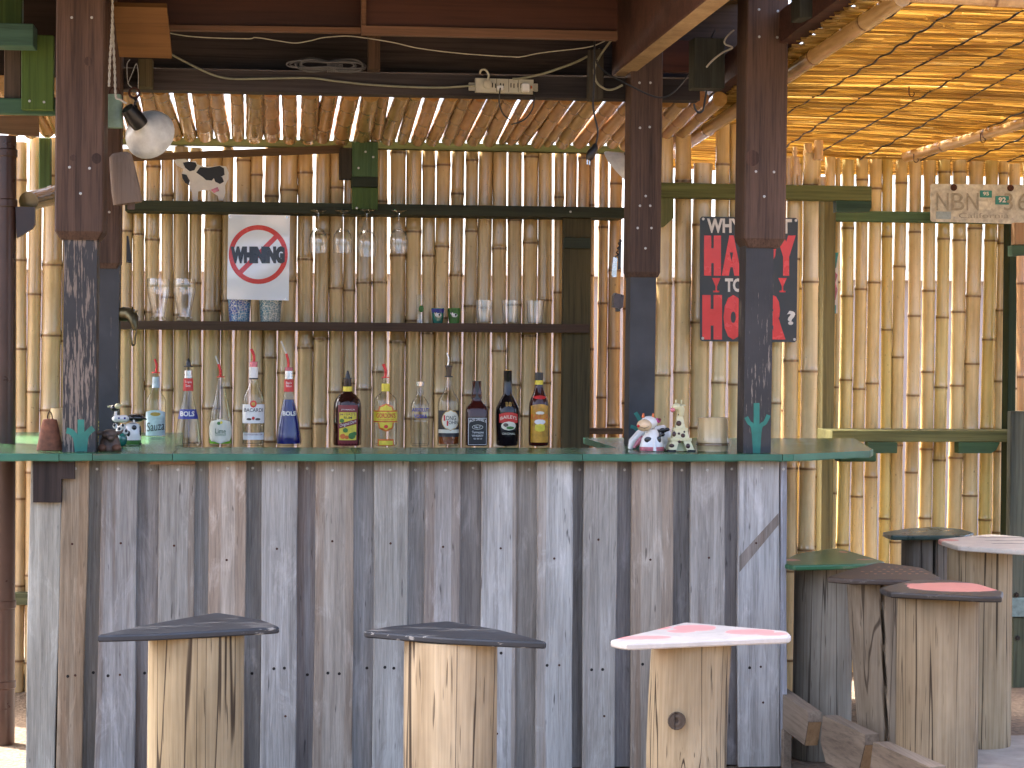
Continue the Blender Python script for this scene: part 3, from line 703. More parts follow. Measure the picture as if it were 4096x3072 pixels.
post('left front post, scratched black below a thick red-brown sleeve', YF, (252,384), (221,415), 925, 958, -150, M['blackworn'], 1,
     scr=((287,70),(367,70),(278,669),(358,673),(322,774)),
     motif=[([(324,1806),(324,1740),(324,1678)], [22,27,26]), ([(266,1722),(285,1728),(303,1752),(312,1806)], 24), ([(374,1712),(357,1726),(342,1748),(336,1806)], 24)])
post('left rear post, plain black below a red-brown sleeve behind the lamp', YR, (376,474), (352,480), 1051, 1073, -60, M['black2'], 1, scr=((437,848),))
post('right rear post, blue-black below a red-brown sleeve under the beam that runs towards the viewer', YR, (2518,2620), (2525-12,2648-8), 1087, 1108, 285, M['black2'], -1,
     scr=((2558,331),(2602,331),(2560,511),(2599,508),(2583,784),(2560,823),(2601,823),(2551,912),(2606,912),(2582,993)),
     motif=[([(2522,1706),(2540,1712),(2562,1740),(2570,1800)], 14), ([(2541,1650),(2556,1675),(2570,1720),(2574,1800)], 16), ([(2608,1668),(2592,1676),(2580,1710),(2578,1800)], 16)])
post('right front post, nicked black below a thick red-brown sleeve with a knot', YF, (2978,3088), (2970,3136), 954, 990, -150, M['blackmid'], -1,
     scr=((3036,38),(3037,147),(3111,45),(3109,149),(3024,686),(3096,688),(3057,786)),
     motif=[([(3026,1812),(3026,1720),(3026,1612)], [20,24,24]), ([(2984,1668),(2996,1690),(3012,1712),(3020,1812)], 17), ([(3074,1660),(3060,1690),(3040,1712),(3032,1812)], 17)])

def knot(px, py, rx, parent_label, col):
    t = [o for o in COL.objects if o.get('label') == parent_label][0]; sl = [c_ for c_ in t.children if c_.name.startswith('sleeve')][0]
    yf = min(v.co.y for v in sl.data.vertices) + LOC[t.name].y; p = P(px, py, yf); r = rx*depth(p)/FPX
    mb = MB().lathe([(r,-.001),(r*.96,.0008),(r*.7,.0016),(r*.45,.0008),(r*.2,.0014)], (0,0,0), 18)
    part('knot', MB().add([Vector((p.x+v.x, p.y-v.z, p.z+v.y*1.1)) for v in mb.v], [f[::-1] for f in mb.f]), M['sleeve'], sl, color=col, smooth=True)
knot(3010, 632, 30, 'right front post, nicked black below a thick red-brown sleeve with a knot', (.8,.72,.72))
for q in ((352,245,17),(292,632,13),(386,634,20)): knot(*q, 'left front post, scratched black below a thick red-brown sleeve', (.62,.6,.62))
# ================================================================== beams and boards overhead
solo('beam', pbar((440,272), (2800,318), 84, YR-.01+.13, .09), M['darkx'], 'long dark grey beam above the bamboo roof, carrying the power strip', 'beam', color=(1.5,1.4,1.35))
solo('beam', pbar((300,-120), (3060,-70), 385, YR+.24, .06), M['darkx'], 'wide dark board behind the coiled cable near the ceiling', 'beam', color=(1.15,1.0,.95))
solo('block', pbox(1473, 135, 1521, 278, YR+.05, .08), M['brownz'], 'short brown block between the coil and the wide dark board', 'block', color=(.8,.6,.6))
solo('block', pbox(552, 234, 610, 349, YR+.03, .07), M['brownz'], 'khaki upright block beside the hanging lamp hook', 'block', color=(1.1,1.1,.85))
solo('block', pbox(2358, 196, 2415, 399, YR+.03, .07), M['darkz'], 'dark upright block left of the beam that runs towards the viewer', 'block', color=(1.1,1.15,1))
def paneltrim(label, x0, x1, yb0, yb1, Y, hang=0, left=False):
    t = thing('panel', label, 'panel', P((x0+x1)/2, (yb0+yb1)/2, Y))
    q = [P(x0, -260, Y), P(x1, -240, Y), P(x1, yb1, Y), P(x0, yb0, Y)]
    part('board', MB().prism(q[::-1], (0, .02, 0)), M['panel'], t)
    part('trim', pbar((x0, yb0-2), (x1, yb1-2), 20 if not hang else hang, Y-.018, .04), M['trim'], t)
    if left: part('trim', pbox(x0, -240, x0+20, yb0-3, Y-.02, .038), M['trim'], t)
    return t
paneltrim('dark red-brown ceiling panel on the left with a thin lower trim', 470, 1443, 98, 112, 7.62)
paneltrim('dark red-brown ceiling panel in the middle with a wide lower trim', 1446, 2470, 104, 127, 7.50, 34, True)
# depth beam on the right with pale underside
c = P(2460, 296, 7.9); x0, zb_ = c.x, c.z
t = thing('beam', 'heavy brown beam running towards the viewer with a pale underside', 'beam', (x0, 7.9, zb_))
part('timber', MB().bevbox((x0, 5.5, zb_+.004), (x0+.078, 7.98, zb_+.31), .004), M['sleevex'], t, color=(.9,.9,.9))
part('under_face', MB().bevbox((x0+.003, 5.52, zb_), (x0+.075, 7.96, zb_+.0035), .001), M['footend'], t, color=(1.0,1.12,1.15))
solo('board', pbox(2540, 158, 2790, 286, YR+.0, .05), M['panel'], 'reddish brown board behind the right rear post head', 'board', color=(1.25,1.1,1.05))
solo('block', pbox(2776, 150, 2900, 352, 7.55, .10), M['darkz'], 'dark green timber stub hanging left of the right front post', 'block', color=(.75,.95,.85))
solo('block', pbox(3198, -60, 3352, 72, 6.9, .12), M['darkz'], 'dark green timber stub at the top right of the front post', 'block', color=(.75,.95,.85))
# ceiling board tilted beside the lamp
q = [P(451,26,7.4), P(667,31,7.4), P(688,234,7.55), P(477,228,7.55)]
solo('board', MB().prism(q[::-1], (0,.012,.018)), M['ply'], 'square orange-brown board hanging beside the left front post', 'board')
solo('board', pbox(-220, -160, 330, 400, 8.35, .04), M['roof'], 'dark backing added behind the timbers at the upper left, shade put into its colour', 'board', color=(.5,.5,.5))  # backing added to close the gap, its blackness stands for shade
# timber at the upper left corner
solo('board', pbox(-60, -60, 88, 95, 7.75, .05), M['greenz'], 'olive green board at the top left picture corner', 'board', color=(1.1,1.1,.7))
solo('beam', pbox(-80, 92, 134, 182, 7.5, .12), M['greenx'], 'teal green beam end at the upper left', 'beam', color=(.9,1.1,1.35))
solo('post', pbox(16, 180, 84, 400, 7.72, .08), M['darkz'], 'short grey upright under the teal beam end', 'post', color=(1.6,1.4,1.2))
solo('board', pbox(85, 139, 214, 440, 7.66, .035), M['greenz'], 'mossy green upright board left of the front post', 'board', color=(1.25,1.3,.7))
for q in ((118,404),(176,408)): screw(q[0], q[1], 7.659, bpy.data.objects[[o.name for o in COL.objects if o.get('label','').startswith('mossy green upright')][0]])
solo('rail', pbox(-60, 394, 345, 457, 7.70, .05), M['greenx'], 'dark green rail crossing behind the mossy upright board', 'rail', color=(.8,1,1.05))
solo('board', ppoly([(-60,462),(152,462),(155,545),(-60,528)], 8.3, .03), M['brownx'], 'dull brown board below the dark green rail at the left', 'board', color=(1.2,1.15,1))
solo('post', pbox(155, 550, 202, 770, 9.03, .05), M['greenz'], 'narrow green upright against the bamboo at the far left', 'post', color=(1.1,1.1,.9))
bt = bamboo(P(112, 806, 8.0), P(330, 752, 8.8), .040, first=.35, gap=.5, open_end=.05)
solo('bamboo_pole', bt, M['bamboo'], 'thick greenish bamboo pole lying behind the left front post', 'bamboo pole', color=(.36,.34,.22))
# main roof above (unseen boards that shade the bar)
rf = thing('roof', 'dark boarded roof over the bar', 'roof', (-.6, 6, 3.05))
for i in range(15):
    y = 5.75 + i*.19; part('plank', MB().box((-2.85, y, 3.05 + .002*(i % 2)), (1.93, y+.186, 3.08 + .002*(i % 2))), M['roof'], rf)

# ================================================================== reed roof on the right
RX = lambda y: 1.975 - .065*(y-7.5)               # left edge of the mat
def RZ(x, y): return 2.565 + .088*(9.3-y) + .010*math.sin(x*2.6+y*1.7) - .012*(x-3)
rr = thing('reed_roof', 'golden reed mat roof glowing with sunlight at the upper right', 'reed roof', (3, 7.5, 2.6))
mb = MB()
for lay in range(2):
    y = 6.45
    while y < 9.85:
        x = RX(y) - random.uniform(0, .05)
        while x < 4.9:
            L = random.uniform(.25, .95); r = random.uniform(.0026, .0046); a = random.random()
            if random.random() > (.05 if lay == 0 else .4):
                dy = random.uniform(-.008,.008)
                mb.tube([(x, y, RZ(x, y) + lay*.008 + random.uniform(-.003,.003)), (x+L, y+dy, RZ(x+L, y) + lay*.008 + random.uniform(-.003,.003))], r, 5, True, [a, a])
            x += L + random.uniform(0, .015)
        y += random.uniform(.0058, .0080)
part('reeds', mb, M['reed'], rr, kind='stuff')
for k, xx in enumerate([.13, .34, .56, .78, 1.0, 1.32, 1.55, 1.78, 2.0, 2.25]):
    ph = random.uniform(0, 6); pts = []
    for i in range(120):
        y = 6.46 + i*2.92/119; xq = RX(y) + xx + .012*math.sin(y*2.3+ph) + .004*math.sin(y*31+ph); pts.append((xq, y, RZ(xq, y) - .006 - .003*math.sin(y*33)))
    m1 = MB().tube(pts, [.0032 + .002*abs(math.sin(i*.9)) for i in range(120)], 5); m1.smooth = True
    part('lashing_rope', m1, M['blackp'], rr, color=(2.2,2.0,1.4))
def rpole(y0, y1, dx, r, gap, col, drop):
    p0 = Vector((RX(y0)+dx, y0, 0)); p1 = Vector((RX(y1)+dx, y1, 0)); p0.z = RZ(p0.x, y0)-drop; p1.z = RZ(p1.x, y1)-drop
    part('support_pole', bamboo(p0, p1, r, gap=gap, n=16), M['bambooy'], rr, color=col)
rpole(6.40, 9.3, .05, .032, .5, (.95,.84,.64), .038)
q0, q1 = P(4096, 492, 8.27), P(3625, 628, 9.08); dv = (q0-q1)
part('support_pole', bamboo(q1, q1 + dv*2.6, .025, gap=.30, n=16), M['bambooy'], rr, color=(1.0,.84,.6))
p0 = Vector((RX(6.42)-.02, 6.42, RZ(2, 6.42)-.03)); part('edge_pole', bamboo(p0, (4.9, 6.42, RZ(4.9, 6.42)-.03), .020, gap=.4), M['bamboo'], rr, color=(1.1,.95,.8))
solo('beam', MB().bevbox((RX(6.3)-.1, 6.24, p0.z+.02), (5.0, 6.34, p0.z+.16), .005), M['sleevex'], 'dark fascia beam above the front edge of the reed roof', 'beam', color=(.9,.9,1))
a_, b_ = Vector((RX(6.2)-.05, 6.2, RZ(2, 6.2)+.035)), Vector((RX(9.25)-.05, 9.25, RZ(1.9, 9.25)+.035))
solo('beam', MB().quadbar([a_+Vector((-.04,0,-.03)), a_+Vector((.04,0,-.03)), a_+Vector((.04,0,.09)), a_+Vector((-.04,0,.09))], [b_+Vector((-.04,0,-.03)), b_+Vector((.04,0,-.03)), b_+Vector((.04,0,.09)), b_+Vector((-.04,0,.09))]), M['sleevex'], 'long dark beam along the left edge of the reed roof', 'beam', color=(.7,.7,.78))
def hook(px, py, Y, lab):
    p = P(px, py, Y); pts = [p + Vector((0,0,.03)), p + Vector((0,0,.006))] + [p + Vector((.011*(1-math.cos(a_)) , 0, -.011*math.sin(a_))) for a_ in [i*math.pi*1.25/9 for i in range(1, 10)]]
    solo('hook', MB().tube(pts, .0022, 6), M['rust'], lab, 'hook', 'rusty hooks under the reed roof', smooth=True)
hook(3232, 262, 7.6, 'small rusty hook close to the right front post under the reed roof'); hook(3636, 375, 7.7, 'rusty hook in the middle of the reed roof')
hook(3922, 560, 8.2, 'largest rusty hook on the striped support pole'); hook(3655, 640, 8.9, 'rusty hook at the far end of the striped support pole')
# ================================================================== bar counter
ZC = 1.2
bc_ = thing('bar_counter', 'long bar counter of weathered grey planks with a green top', 'bar counter', (0, 7.3, 0))
YP = 7.245   # face of the proud planks
PL = [ # x0top,x1top,x0bot,x1bot,proud,tint; recessed tints partly darkened to stand for shade
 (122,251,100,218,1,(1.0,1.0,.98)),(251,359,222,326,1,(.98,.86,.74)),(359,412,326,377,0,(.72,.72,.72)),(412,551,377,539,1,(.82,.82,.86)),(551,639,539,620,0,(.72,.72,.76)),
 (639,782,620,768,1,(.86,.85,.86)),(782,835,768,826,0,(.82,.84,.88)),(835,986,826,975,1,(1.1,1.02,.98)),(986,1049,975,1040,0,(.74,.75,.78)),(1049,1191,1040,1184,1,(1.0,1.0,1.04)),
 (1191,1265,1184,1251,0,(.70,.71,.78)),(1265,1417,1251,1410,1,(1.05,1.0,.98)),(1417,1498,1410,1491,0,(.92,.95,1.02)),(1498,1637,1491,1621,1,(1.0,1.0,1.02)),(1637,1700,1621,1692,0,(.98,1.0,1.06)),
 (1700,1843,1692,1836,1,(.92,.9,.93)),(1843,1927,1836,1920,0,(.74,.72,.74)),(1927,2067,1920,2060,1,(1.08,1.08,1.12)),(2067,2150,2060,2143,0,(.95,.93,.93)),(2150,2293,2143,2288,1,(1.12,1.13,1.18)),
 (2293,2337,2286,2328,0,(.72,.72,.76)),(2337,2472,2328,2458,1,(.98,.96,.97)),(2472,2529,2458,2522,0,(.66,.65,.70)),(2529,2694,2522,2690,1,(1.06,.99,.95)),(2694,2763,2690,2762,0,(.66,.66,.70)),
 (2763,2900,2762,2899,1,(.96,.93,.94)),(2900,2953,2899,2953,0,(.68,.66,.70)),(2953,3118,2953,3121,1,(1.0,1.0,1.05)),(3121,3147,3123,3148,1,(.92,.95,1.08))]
MARG = {1: (0,.35), 7: (.32,.28), 11: (.22,.20), 15: (.26,.24), 19: (.24,0), 23: (.22,.27), 5: (0,.16), 3: (.12,0), 17: (0,.1)}
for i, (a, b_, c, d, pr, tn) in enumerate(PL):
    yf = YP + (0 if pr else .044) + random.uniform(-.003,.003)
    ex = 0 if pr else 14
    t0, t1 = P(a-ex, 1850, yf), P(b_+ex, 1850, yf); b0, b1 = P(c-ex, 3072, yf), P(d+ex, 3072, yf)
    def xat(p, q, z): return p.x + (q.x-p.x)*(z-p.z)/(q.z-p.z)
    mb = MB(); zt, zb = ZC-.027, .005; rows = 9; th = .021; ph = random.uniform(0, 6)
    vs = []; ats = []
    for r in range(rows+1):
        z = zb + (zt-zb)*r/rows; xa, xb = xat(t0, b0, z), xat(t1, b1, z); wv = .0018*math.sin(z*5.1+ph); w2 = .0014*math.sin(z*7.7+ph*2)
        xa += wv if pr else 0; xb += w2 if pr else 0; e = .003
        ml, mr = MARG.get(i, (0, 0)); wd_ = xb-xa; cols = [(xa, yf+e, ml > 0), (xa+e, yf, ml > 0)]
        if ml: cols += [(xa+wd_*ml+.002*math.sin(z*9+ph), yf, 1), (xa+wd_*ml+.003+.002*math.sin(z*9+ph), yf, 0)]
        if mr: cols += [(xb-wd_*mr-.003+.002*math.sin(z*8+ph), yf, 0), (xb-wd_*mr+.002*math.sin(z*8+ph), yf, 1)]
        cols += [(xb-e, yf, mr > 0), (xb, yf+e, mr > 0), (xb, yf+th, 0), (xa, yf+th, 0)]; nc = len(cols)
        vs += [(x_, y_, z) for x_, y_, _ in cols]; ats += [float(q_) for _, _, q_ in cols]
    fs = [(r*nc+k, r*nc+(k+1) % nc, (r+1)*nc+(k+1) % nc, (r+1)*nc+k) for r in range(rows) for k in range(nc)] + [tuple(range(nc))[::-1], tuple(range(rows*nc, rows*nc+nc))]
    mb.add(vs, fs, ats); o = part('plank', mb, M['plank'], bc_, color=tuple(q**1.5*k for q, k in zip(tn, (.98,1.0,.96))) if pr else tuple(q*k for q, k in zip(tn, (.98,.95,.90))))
    def mk(fx, py, kind, oo=o, yy=yf, q=(t0,t1,b0,b1)):
        z = P(1500, py, yy).z; xa, xb = xat(q[0], q[2], z), xat(q[1], q[3], z); px = proj(Vector((xa+(xb-xa)*fx, yy, z)))
        screw(px[0], px[1], yy-.0004, oo, kind)
    if i not in (0,): mk(random.uniform(.42,.58), 1876 + random.uniform(-4,6), 'screw')
    if pr and i not in (0, 28):
        mk(random.uniform(.4,.6), random.choice([2176, 2240, 2195, 2170]) + random.uniform(-8,8), 'nail')
        u = random.uniform(.25,.4); yy = random.choice([2615, 2670, 2690])
        mk(u, yy, 'hole'); mk(u + random.uniform(.25,.35), yy + random.uniform(-4,4), random.choice(['hole','nail']))
        if random.random() < .5: mk(random.uniform(.4,.7), 2880 + random.uniform(-60,150), 'nail')
    elif not pr and random.random() < .6:
        mk(random.uniform(.3,.7), 2680 + random.uniform(-20,20), 'hole')
# right cheek of the counter
c = P(3143, 1900, YP)
# (side boards seen from a step to the right)
for k in range(6):
    y0 = YP + .05 + k*.20
    part('side_plank', MB().bevbox((c.x-.022, y0, .005), (c.x-.002, y0+.195, ZC-.027), .003), M['plank'], bc_, color=(.9,.9,.95))
cl = P(112, 1900, YP)
for k in range(6):
    y0 = YP + .05 + k*.20
    part('side_plank', MB().bevbox((cl.x+.004, y0, .005), (cl.x+.024, y0+.195, ZC-.027), .003), M['plank'], bc_, color=(.8,.8,.8))
# counter tops: boards with a painted front edge
YE = 7.185
def xz(px, Y=YE): return P(px, 1815, Y).x
YBK = G(1500, 1790, ZC).y
def slab(name, pts, edge_ids):
    """pts ccw xy polygon; painted edge on the listed sides"""
    mb = MB(); q = [Vector((x, y, ZC-.024)) for x, y in pts]; mb.prism(q, (0,0,.024)); o = part(name, mb, M['ctop'], bc_)
    for i in edge_ids:
        a, b_ = Vector((*pts[i], 0)), Vector((*pts[(i+1) % len(pts)], 0)); d = (b_-a).normalized(); nrm = Vector((d.y, -d.x, 0))
        L = (b_-a).length; m = MB(); K = max(3, int(L/.05)); vs = []
        for k in range(K+1):
            p = a + d*(L*k/K); dz = random.uniform(-.0012,.0012); e1, e2 = .0025+random.uniform(-.001,.001), .003
            for off, z in ((.0004, ZC+.0005), (.0022, ZC-e1), (.0022, ZC-.0245+e2+dz), (.0004, ZC-.0265+dz)): vs.append((p.x+nrm.x*off, p.y+nrm.y*off, z))
        fs = [(k*4+j, (k+1)*4+j, (k+1)*4+j+1, k*4+j+1) for k in range(K) for j in range(3)]
        m.add(vs, fs); part('painted_edge', m, M['cedge'], o)
    return o
jn = [-260, 236, 370, 690, 1420, 2330, 3130]
for i in range(len(jn)-1):
    x0, x1 = xz(jn[i]) + .0012, xz(jn[i+1]) - .0012; yj = random.uniform(-.0015,.0015)
    slab('counter_top', [(x0, YE+yj), (x1, YE+yj), (x1, YBK), (x0, YBK)], [0])
# left return reaching the bamboo wall
gi0, gi1 = G(737, 1781, ZC), G(722, 1737, ZC)
xl = xz(-260)
slab('counter_top', [(xl, YBK+.002), (gi0.x, YBK+.002), (gi1.x, 8.98), (xl, 8.98)], [1])
# right return with its slanting front edge
r0, r1 = G(2478, 1795, ZC), G(2321, 1747, ZC)
xa = xz(3130)
pA = G(3141, 1815, ZC); pB = G(3480, 1803, ZC); pC = G(3500, 1799, ZC); pD = G(3488, 1764, ZC)
slab('counter_top', [(xa+.002, YE+.004), (pA.x+.02, YE+.008), (pB.x, pB.y), (pC.x, pC.y+.03), (pD.x, 8.55), (r1.x, 8.55), (r0.x, YBK+.002), (xa+.002, YBK+.002)], [0,1,2,5])
# timber under the top
part('bracket', MB().bevbox((P(3330,1840,7.95).x, 7.85, ZC-.066), (P(3478,1840,7.95).x, 7.93, ZC-.0275), .006), M['greenx'], bc_, color=(.9,1,.7))
part('beam_end', ppoly([(132,1842),(298,1842),(298,1916),(245,1916),(245,2010),(132,2010)], YP-.028, .026), M['darkz'], bc_, color=(.62,.55,.55))
part('batten', pbox(596, 1841, 783, 1858, YP-.035, .030), M['footend'], bc_, color=(.75,.72,.75))
# boxed inner shelf under the top, closes the view behind the planks
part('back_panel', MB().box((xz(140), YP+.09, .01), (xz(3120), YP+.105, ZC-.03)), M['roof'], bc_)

# ================================================================== stools
def log(c, r, z0, z1, mat, parent, seedk=0, ell=1.0, bend=None, crack=None, color=None, taper=1.0, knot=None):
    n, m = 96, 30; vs = []; at = []; rnd = random.Random(seedk); a1, a2, a3 = [rnd.uniform(0, 6.28) for _ in range(3)]
    for i in range(m+1):
        z = z0 + (z1-z0)*i/m; u = i/m; bx = bend(u) if bend else 0.
        for k in range(n):
            an = 2*math.pi*k/n
            q = 1 + .018*math.sin(2*an+a1+u) + .012*math.sin(3*an+a2-u*2) + .006*math.sin(7*an+a3+u*4) + .003*math.sin(17*an+a1*3)
            rr_ = r*q*(taper + (1-taper)*u)
            if crack:
                ca = crack[0] + crack[1]*(1-u); d = abs((an-ca+math.pi) % (2*math.pi) - math.pi)
                if d < crack[2]: rr_ -= .05*(1-d/crack[2])
            if knot:
                da = (an-knot[0]+math.pi) % (2*math.pi) - math.pi; dd = math.hypot(da*r, z-knot[1]); rr_ += .014*math.exp(-(dd/.07)**2)
            vs.append((c[0] + bx + rr_*math.cos(an), c[1] + rr_*math.sin(an)*ell, z))
    fs = [(i*n+k, i*n+(k+1) % n, (i+1)*n+(k+1) % n, (i+1)*n+k) for i in range(m) for k in range(n)] + [tuple(range(n))[::-1], tuple(range(m*n, m*n+n))]
    mb = MB().add(vs, fs); mb.smooth = True; return part('log', mb, mat, parent, color=color)
def seat(pts, z, th, mat, parent, tilt=(0,0), it=2, name='seat'):
    q = [G(x, y, z) for x, y in pts]; c = sum(q, Vector())/len(q)
    ar = sum(q[i].x*q[(i+1) % len(q)].y - q[(i+1) % len(q)].x*q[i].y for i in range(len(q)))
    if ar < 0: q = q[::-1]
    q = chaikin(q, it)
    def lift(p, dz, inset=0.):
        d = (p-c); d = d*(1-inset/d.length) if d.length else d
        return Vector((c.x+d.x, c.y+d.y, z + dz + tilt[0]*d.x + tilt[1]*d.y))
    r = [[lift(p, -th, .004) for p in q], [lift(p, -th+.004) for p in q], [lift(p, -.006) for p in q], [lift(p, -.0015, .0025) for p in q], [lift(p, 0, .008) for p in q]]
    n = len(q); mb = MB(); vs = [v for a in r for v in a]
    fs = [(i*n+k, i*n+(k+1) % n, (i+1)*n+(k+1) % n, (i+1)*n+k) for i in range(4) for k in range(n)] + [tuple(range(n))[::-1], tuple(range(4*n, 5*n))]
    mb.add(vs, fs); return part(name, mb, mat, parent)
PINK = (.82,.31,.30)
def stool(label, pts, z, logpx, ylog, mat_s, mat_l, group, lcol=None, th=.020, tilt=(0,0), **kw):
    q = [G(x, y, z) for x, y in pts]; c = sum(q, Vector())/len(q)
    p0, p1 = P(logpx[0], ylog, c.y), P(logpx[1], ylog, c.y); cx = (p0.x+p1.x)/2; r = (p1.x-p0.x)/2
    cy = c.y + kw.pop('dy', 0.)
    t = thing('stool', label, 'stool', (cx, cy, 0), group)
    log((cx, cy), r, 0, z-th-.001, mat_l, t, color=lcol, **kw)
    seat(pts, z, th, mat_s, t, tilt); return t
GF = 'log stools in front of the bar'; GR = 'log stools right of the bar'
stool('left front log stool with a chipped black triangular seat', [(376,2534),(640,2532),(1128,2514),(1040,2480),(870,2450),(640,2484)], .765, (593,972), 2700, M['seatblack'], M['log'], GF, seedk=3, lcol=(.98,.95,.86), tilt=(.02,0))
stool('middle front log stool with a flat black triangular seat', [(1446,2530),(1800,2552),(2200,2562),(2000,2513),(1790,2482),(1560,2508)], .755, (1621,1985), 2800, M['seatblack'], M['log'], GF, seedk=8, lcol=(1.12,1.05,.98), tilt=(-.02,0))
ws = stool('right front log stool with a white seat spotted pink', [(2438,2556),(2500,2570),(3170,2550),(3150,2528),(2900,2503),(2740,2488),(2590,2522)], .755, (2604,2922), 2700, M['ceramic'], M['log'], GF, seedk=5, lcol=(1.0,.95,.88), tilt=(.012,0), bend=lambda u: -.012*math.sin(u*3.1), knot=(4.60, .36))
# seat paint with pink patches (object space = relative to the stool's foot)
def seatspots(stool_o, mat): 
    for ch in stool_o.children:
        if ch.name.startswith('seat'): ch.data.materials[0] = mat
def rel(o, px, py, z): p = G(px, py, z) - LOC[o.name]; return p.x, p.y
def pinks(o, z, lst, base, rough=.4, name='pink_spotted_seat'):
    out = []
    for px, py, rx, ry, col in lst:
        x, y = rel(o, px, py, z); out.append((x, y, rx, ry, 0., col))
    seatspots(o, spotmat(name, base, out, rough))
pinks(ws, .755, [(2570,2548,.085,.035,PINK),(2620,2508,.05,.045,PINK),(2780,2512,.065,.06,PINK),(2725,2524,.04,.03,PINK),(3000,2530,.075,.05,PINK),(3090,2540,.045,.03,PINK)], (.56,.53,.50))
# knot on that log
kp = Vector((LOC[ws.name].x, LOC[ws.name].y, 0)); kk = P(2703, 2880, LOC[ws.name].y-.115)
mb = MB().lathe([(.027,0),(.025,.003),(.020,.0015),(.012,.003),(.005,.001)], (0,0,0), 16); 
o = part('knot', MB().add([Vector((kk.x+v.x, kk.y-.0128-v.z*1.0, kk.z+v.y)) for v in mb.v], [f[::-1] for f in mb.f]), M['loggrey'], ws, color=(.34,.30,.29))
kk = P(691, 2616, LOC['stool'].y-.132 if 'stool' in LOC else 5.6)

t = stool('log stool with a green seat beside the counter end', [(3120,2250),(3170,2262),(3470,2256),(3545,2246),(3350,2190),(3180,2215)], .78, (3186,3412), 2450, paint('green_seat_paint', (.035,.085,.035), .28, .25, 12), M['loggrey'], GR, seedk=11, lcol=(.98,1.0,1.0), dy=.03)
pinks(t, .78, [(3165,2240,.035,.04,(.55,.22,.18)),(3372,2208,.016,.035,(.55,.22,.18)),(3460,2238,.035,.014,(.55,.22,.18))], (.035,.13,.055), .28, 'green_pink_seat')
t = stool('split log stool with a dark brown seat dotted in orange', [(3305,2308),(3400,2316),(3700,2322),(3768,2312),(3690,2270),(3520,2248),(3400,2275)], .785, (3394,3640), 2500, M['seatblack'], M['loggrey'], GR, seedk=14, lcol=(1.05,.97,.88), crack=(4.52,-.32,.05), dy=.02, bend=lambda u: -.07*u+.07)
pinks(t, .785, [(3450+i*34+(j % 2)*17, 2268+j*9, .0065, .0075, (.42,.17,.09)) for j in range(4) for i in range(8) if abs(i-3.5) < 2+j], (.05,.032,.022), .5, 'dotted_brown_seat')
t = stool('nearest right log stool with a black seat painted salmon pink', [(3514,2350),(3560,2368),(3930,2386),(4010,2386),(4016,2366),(3920,2336),(3800,2318),(3650,2318)], .79, (3604,3911), 2600, M['seatblack'], M['log'], GR, seedk=21, lcol=(.80,.74,.68), dy=.02)
pinks(t, .79, [(3820,2348,.165,.13,(.70,.25,.20)),(3690,2352,.05,.022,(.70,.25,.20)),(3680,2336,.055,.018,(.70,.25,.20))], (.022,.018,.016), .4, 'pink_black_seat')
t = stool('farthest log stool with a dark green seat near the bamboo wall', [(3528,2128),(3560,2142),(3860,2142),(3898,2130),(3850,2116),(3740,2106),(3620,2114)], .81, (3612,3808), 2200, paint('dark_green_seat', (.02,.05,.04), .3, .3, 10), M['loggrey'], GR, seedk=31, lcol=(.8,.8,.82), crack=(4.65,0,.03))
t = stool('rightmost log stool with a beige seat painted in dark stripes', [(3745,2156),(3830,2184),(4180,2206),(4200,2180),(4090,2146),(3960,2136)], .83, (3806,4050), 2400, M['white'], M['log'], GR, seedk=41, lcol=(.98,.90,.80), dy=.03)
pinks(t, .83, [(3790,2160,.045,.05,(.55,.24,.2))] + [(3960+i*32, 2150+(i % 3)*12, .06, .009, (.05,.04,.035)) for i in range(7)], (.60,.54,.46), .5, 'striped_beige_seat')

# ================================================================== foot boards right of the counter
def footboard(label, far, near, z, hgt, th, cut):
    a, b_ = G(far[0], far[1], z), G(near[0], near[1], z); d = (b_-a); d.z = 0; L = d.length; d.normalize(); nx = Vector((-d.y, d.x, 0)); 
    if nx.x < 0: nx = -nx
    t = thing('foot_board', label, 'board', (a.x, a.y, z-hgt), 'foot boards beside the counter')
    pr = [Vector((0,0,0)), Vector((L,0,0)), Vector((L+.004,0,-.035)), Vector((L-cut,0,-hgt)), Vector((.03,0,-hgt)), Vector((-.02,0,-hgt*.6))]
    def W(q, s): return a + d*q.x + Vector((0,0,q.z)) + nx*s
    mb = MB().quadbar([W(q, 0) for q in pr], [W(q, th) for q in pr]); part('board', mb, M['foot'], t)
    e = .0015; q1, q2 = pr[2], pr[3]; o = d*e + Vector((0,0,-e))
    mb = MB().add([W(q1,.002)+o, W(q1,th-.002)+o, W(q2,th-.002)+o, W(q2,.002)+o], [(0,1,2,3)]); part('cut_end', mb, M['footend'], t)
    part('stake', MB().bevbox(a + d*(L*.3) + nx*(th*.2) + Vector((-.015,-.015,-hgt-.001)), Vector(((a + d*(L*.3)).x+nx.x*th*.2+.02, (a + d*(L*.3)).y+.02, 0))), M['foot'], t)
footboard('foot board half hidden behind the counter corner', (3095,2752), (3232,2848), .28, .13, .05, .045)
footboard('middle foot board with its sawn end showing', (3292,2862), (3458,2938), .27, .165, .055, .06)
footboard('lowest foot board cut off by the bottom of the picture', (3492,2968), (3720,3068), .32, .15, .055, .05)
# lump of grey plastic sheet by the fence foot
mb = MB(); c0 = G(82, 2770, .0)
mb.ell((c0.x, c0.y+.1, .07), (.07,.06,.075), 12, 8); mb.v = [v + Vector((random.uniform(-.012,.012), random.uniform(-.012,.012), random.uniform(-.01,.01))) for v in mb.v]
solo('plastic_sack', mb, M['platew'], 'crumpled grey sack on the ground at the far left', 'sack', color=(.6,.62,.62), smooth=True)

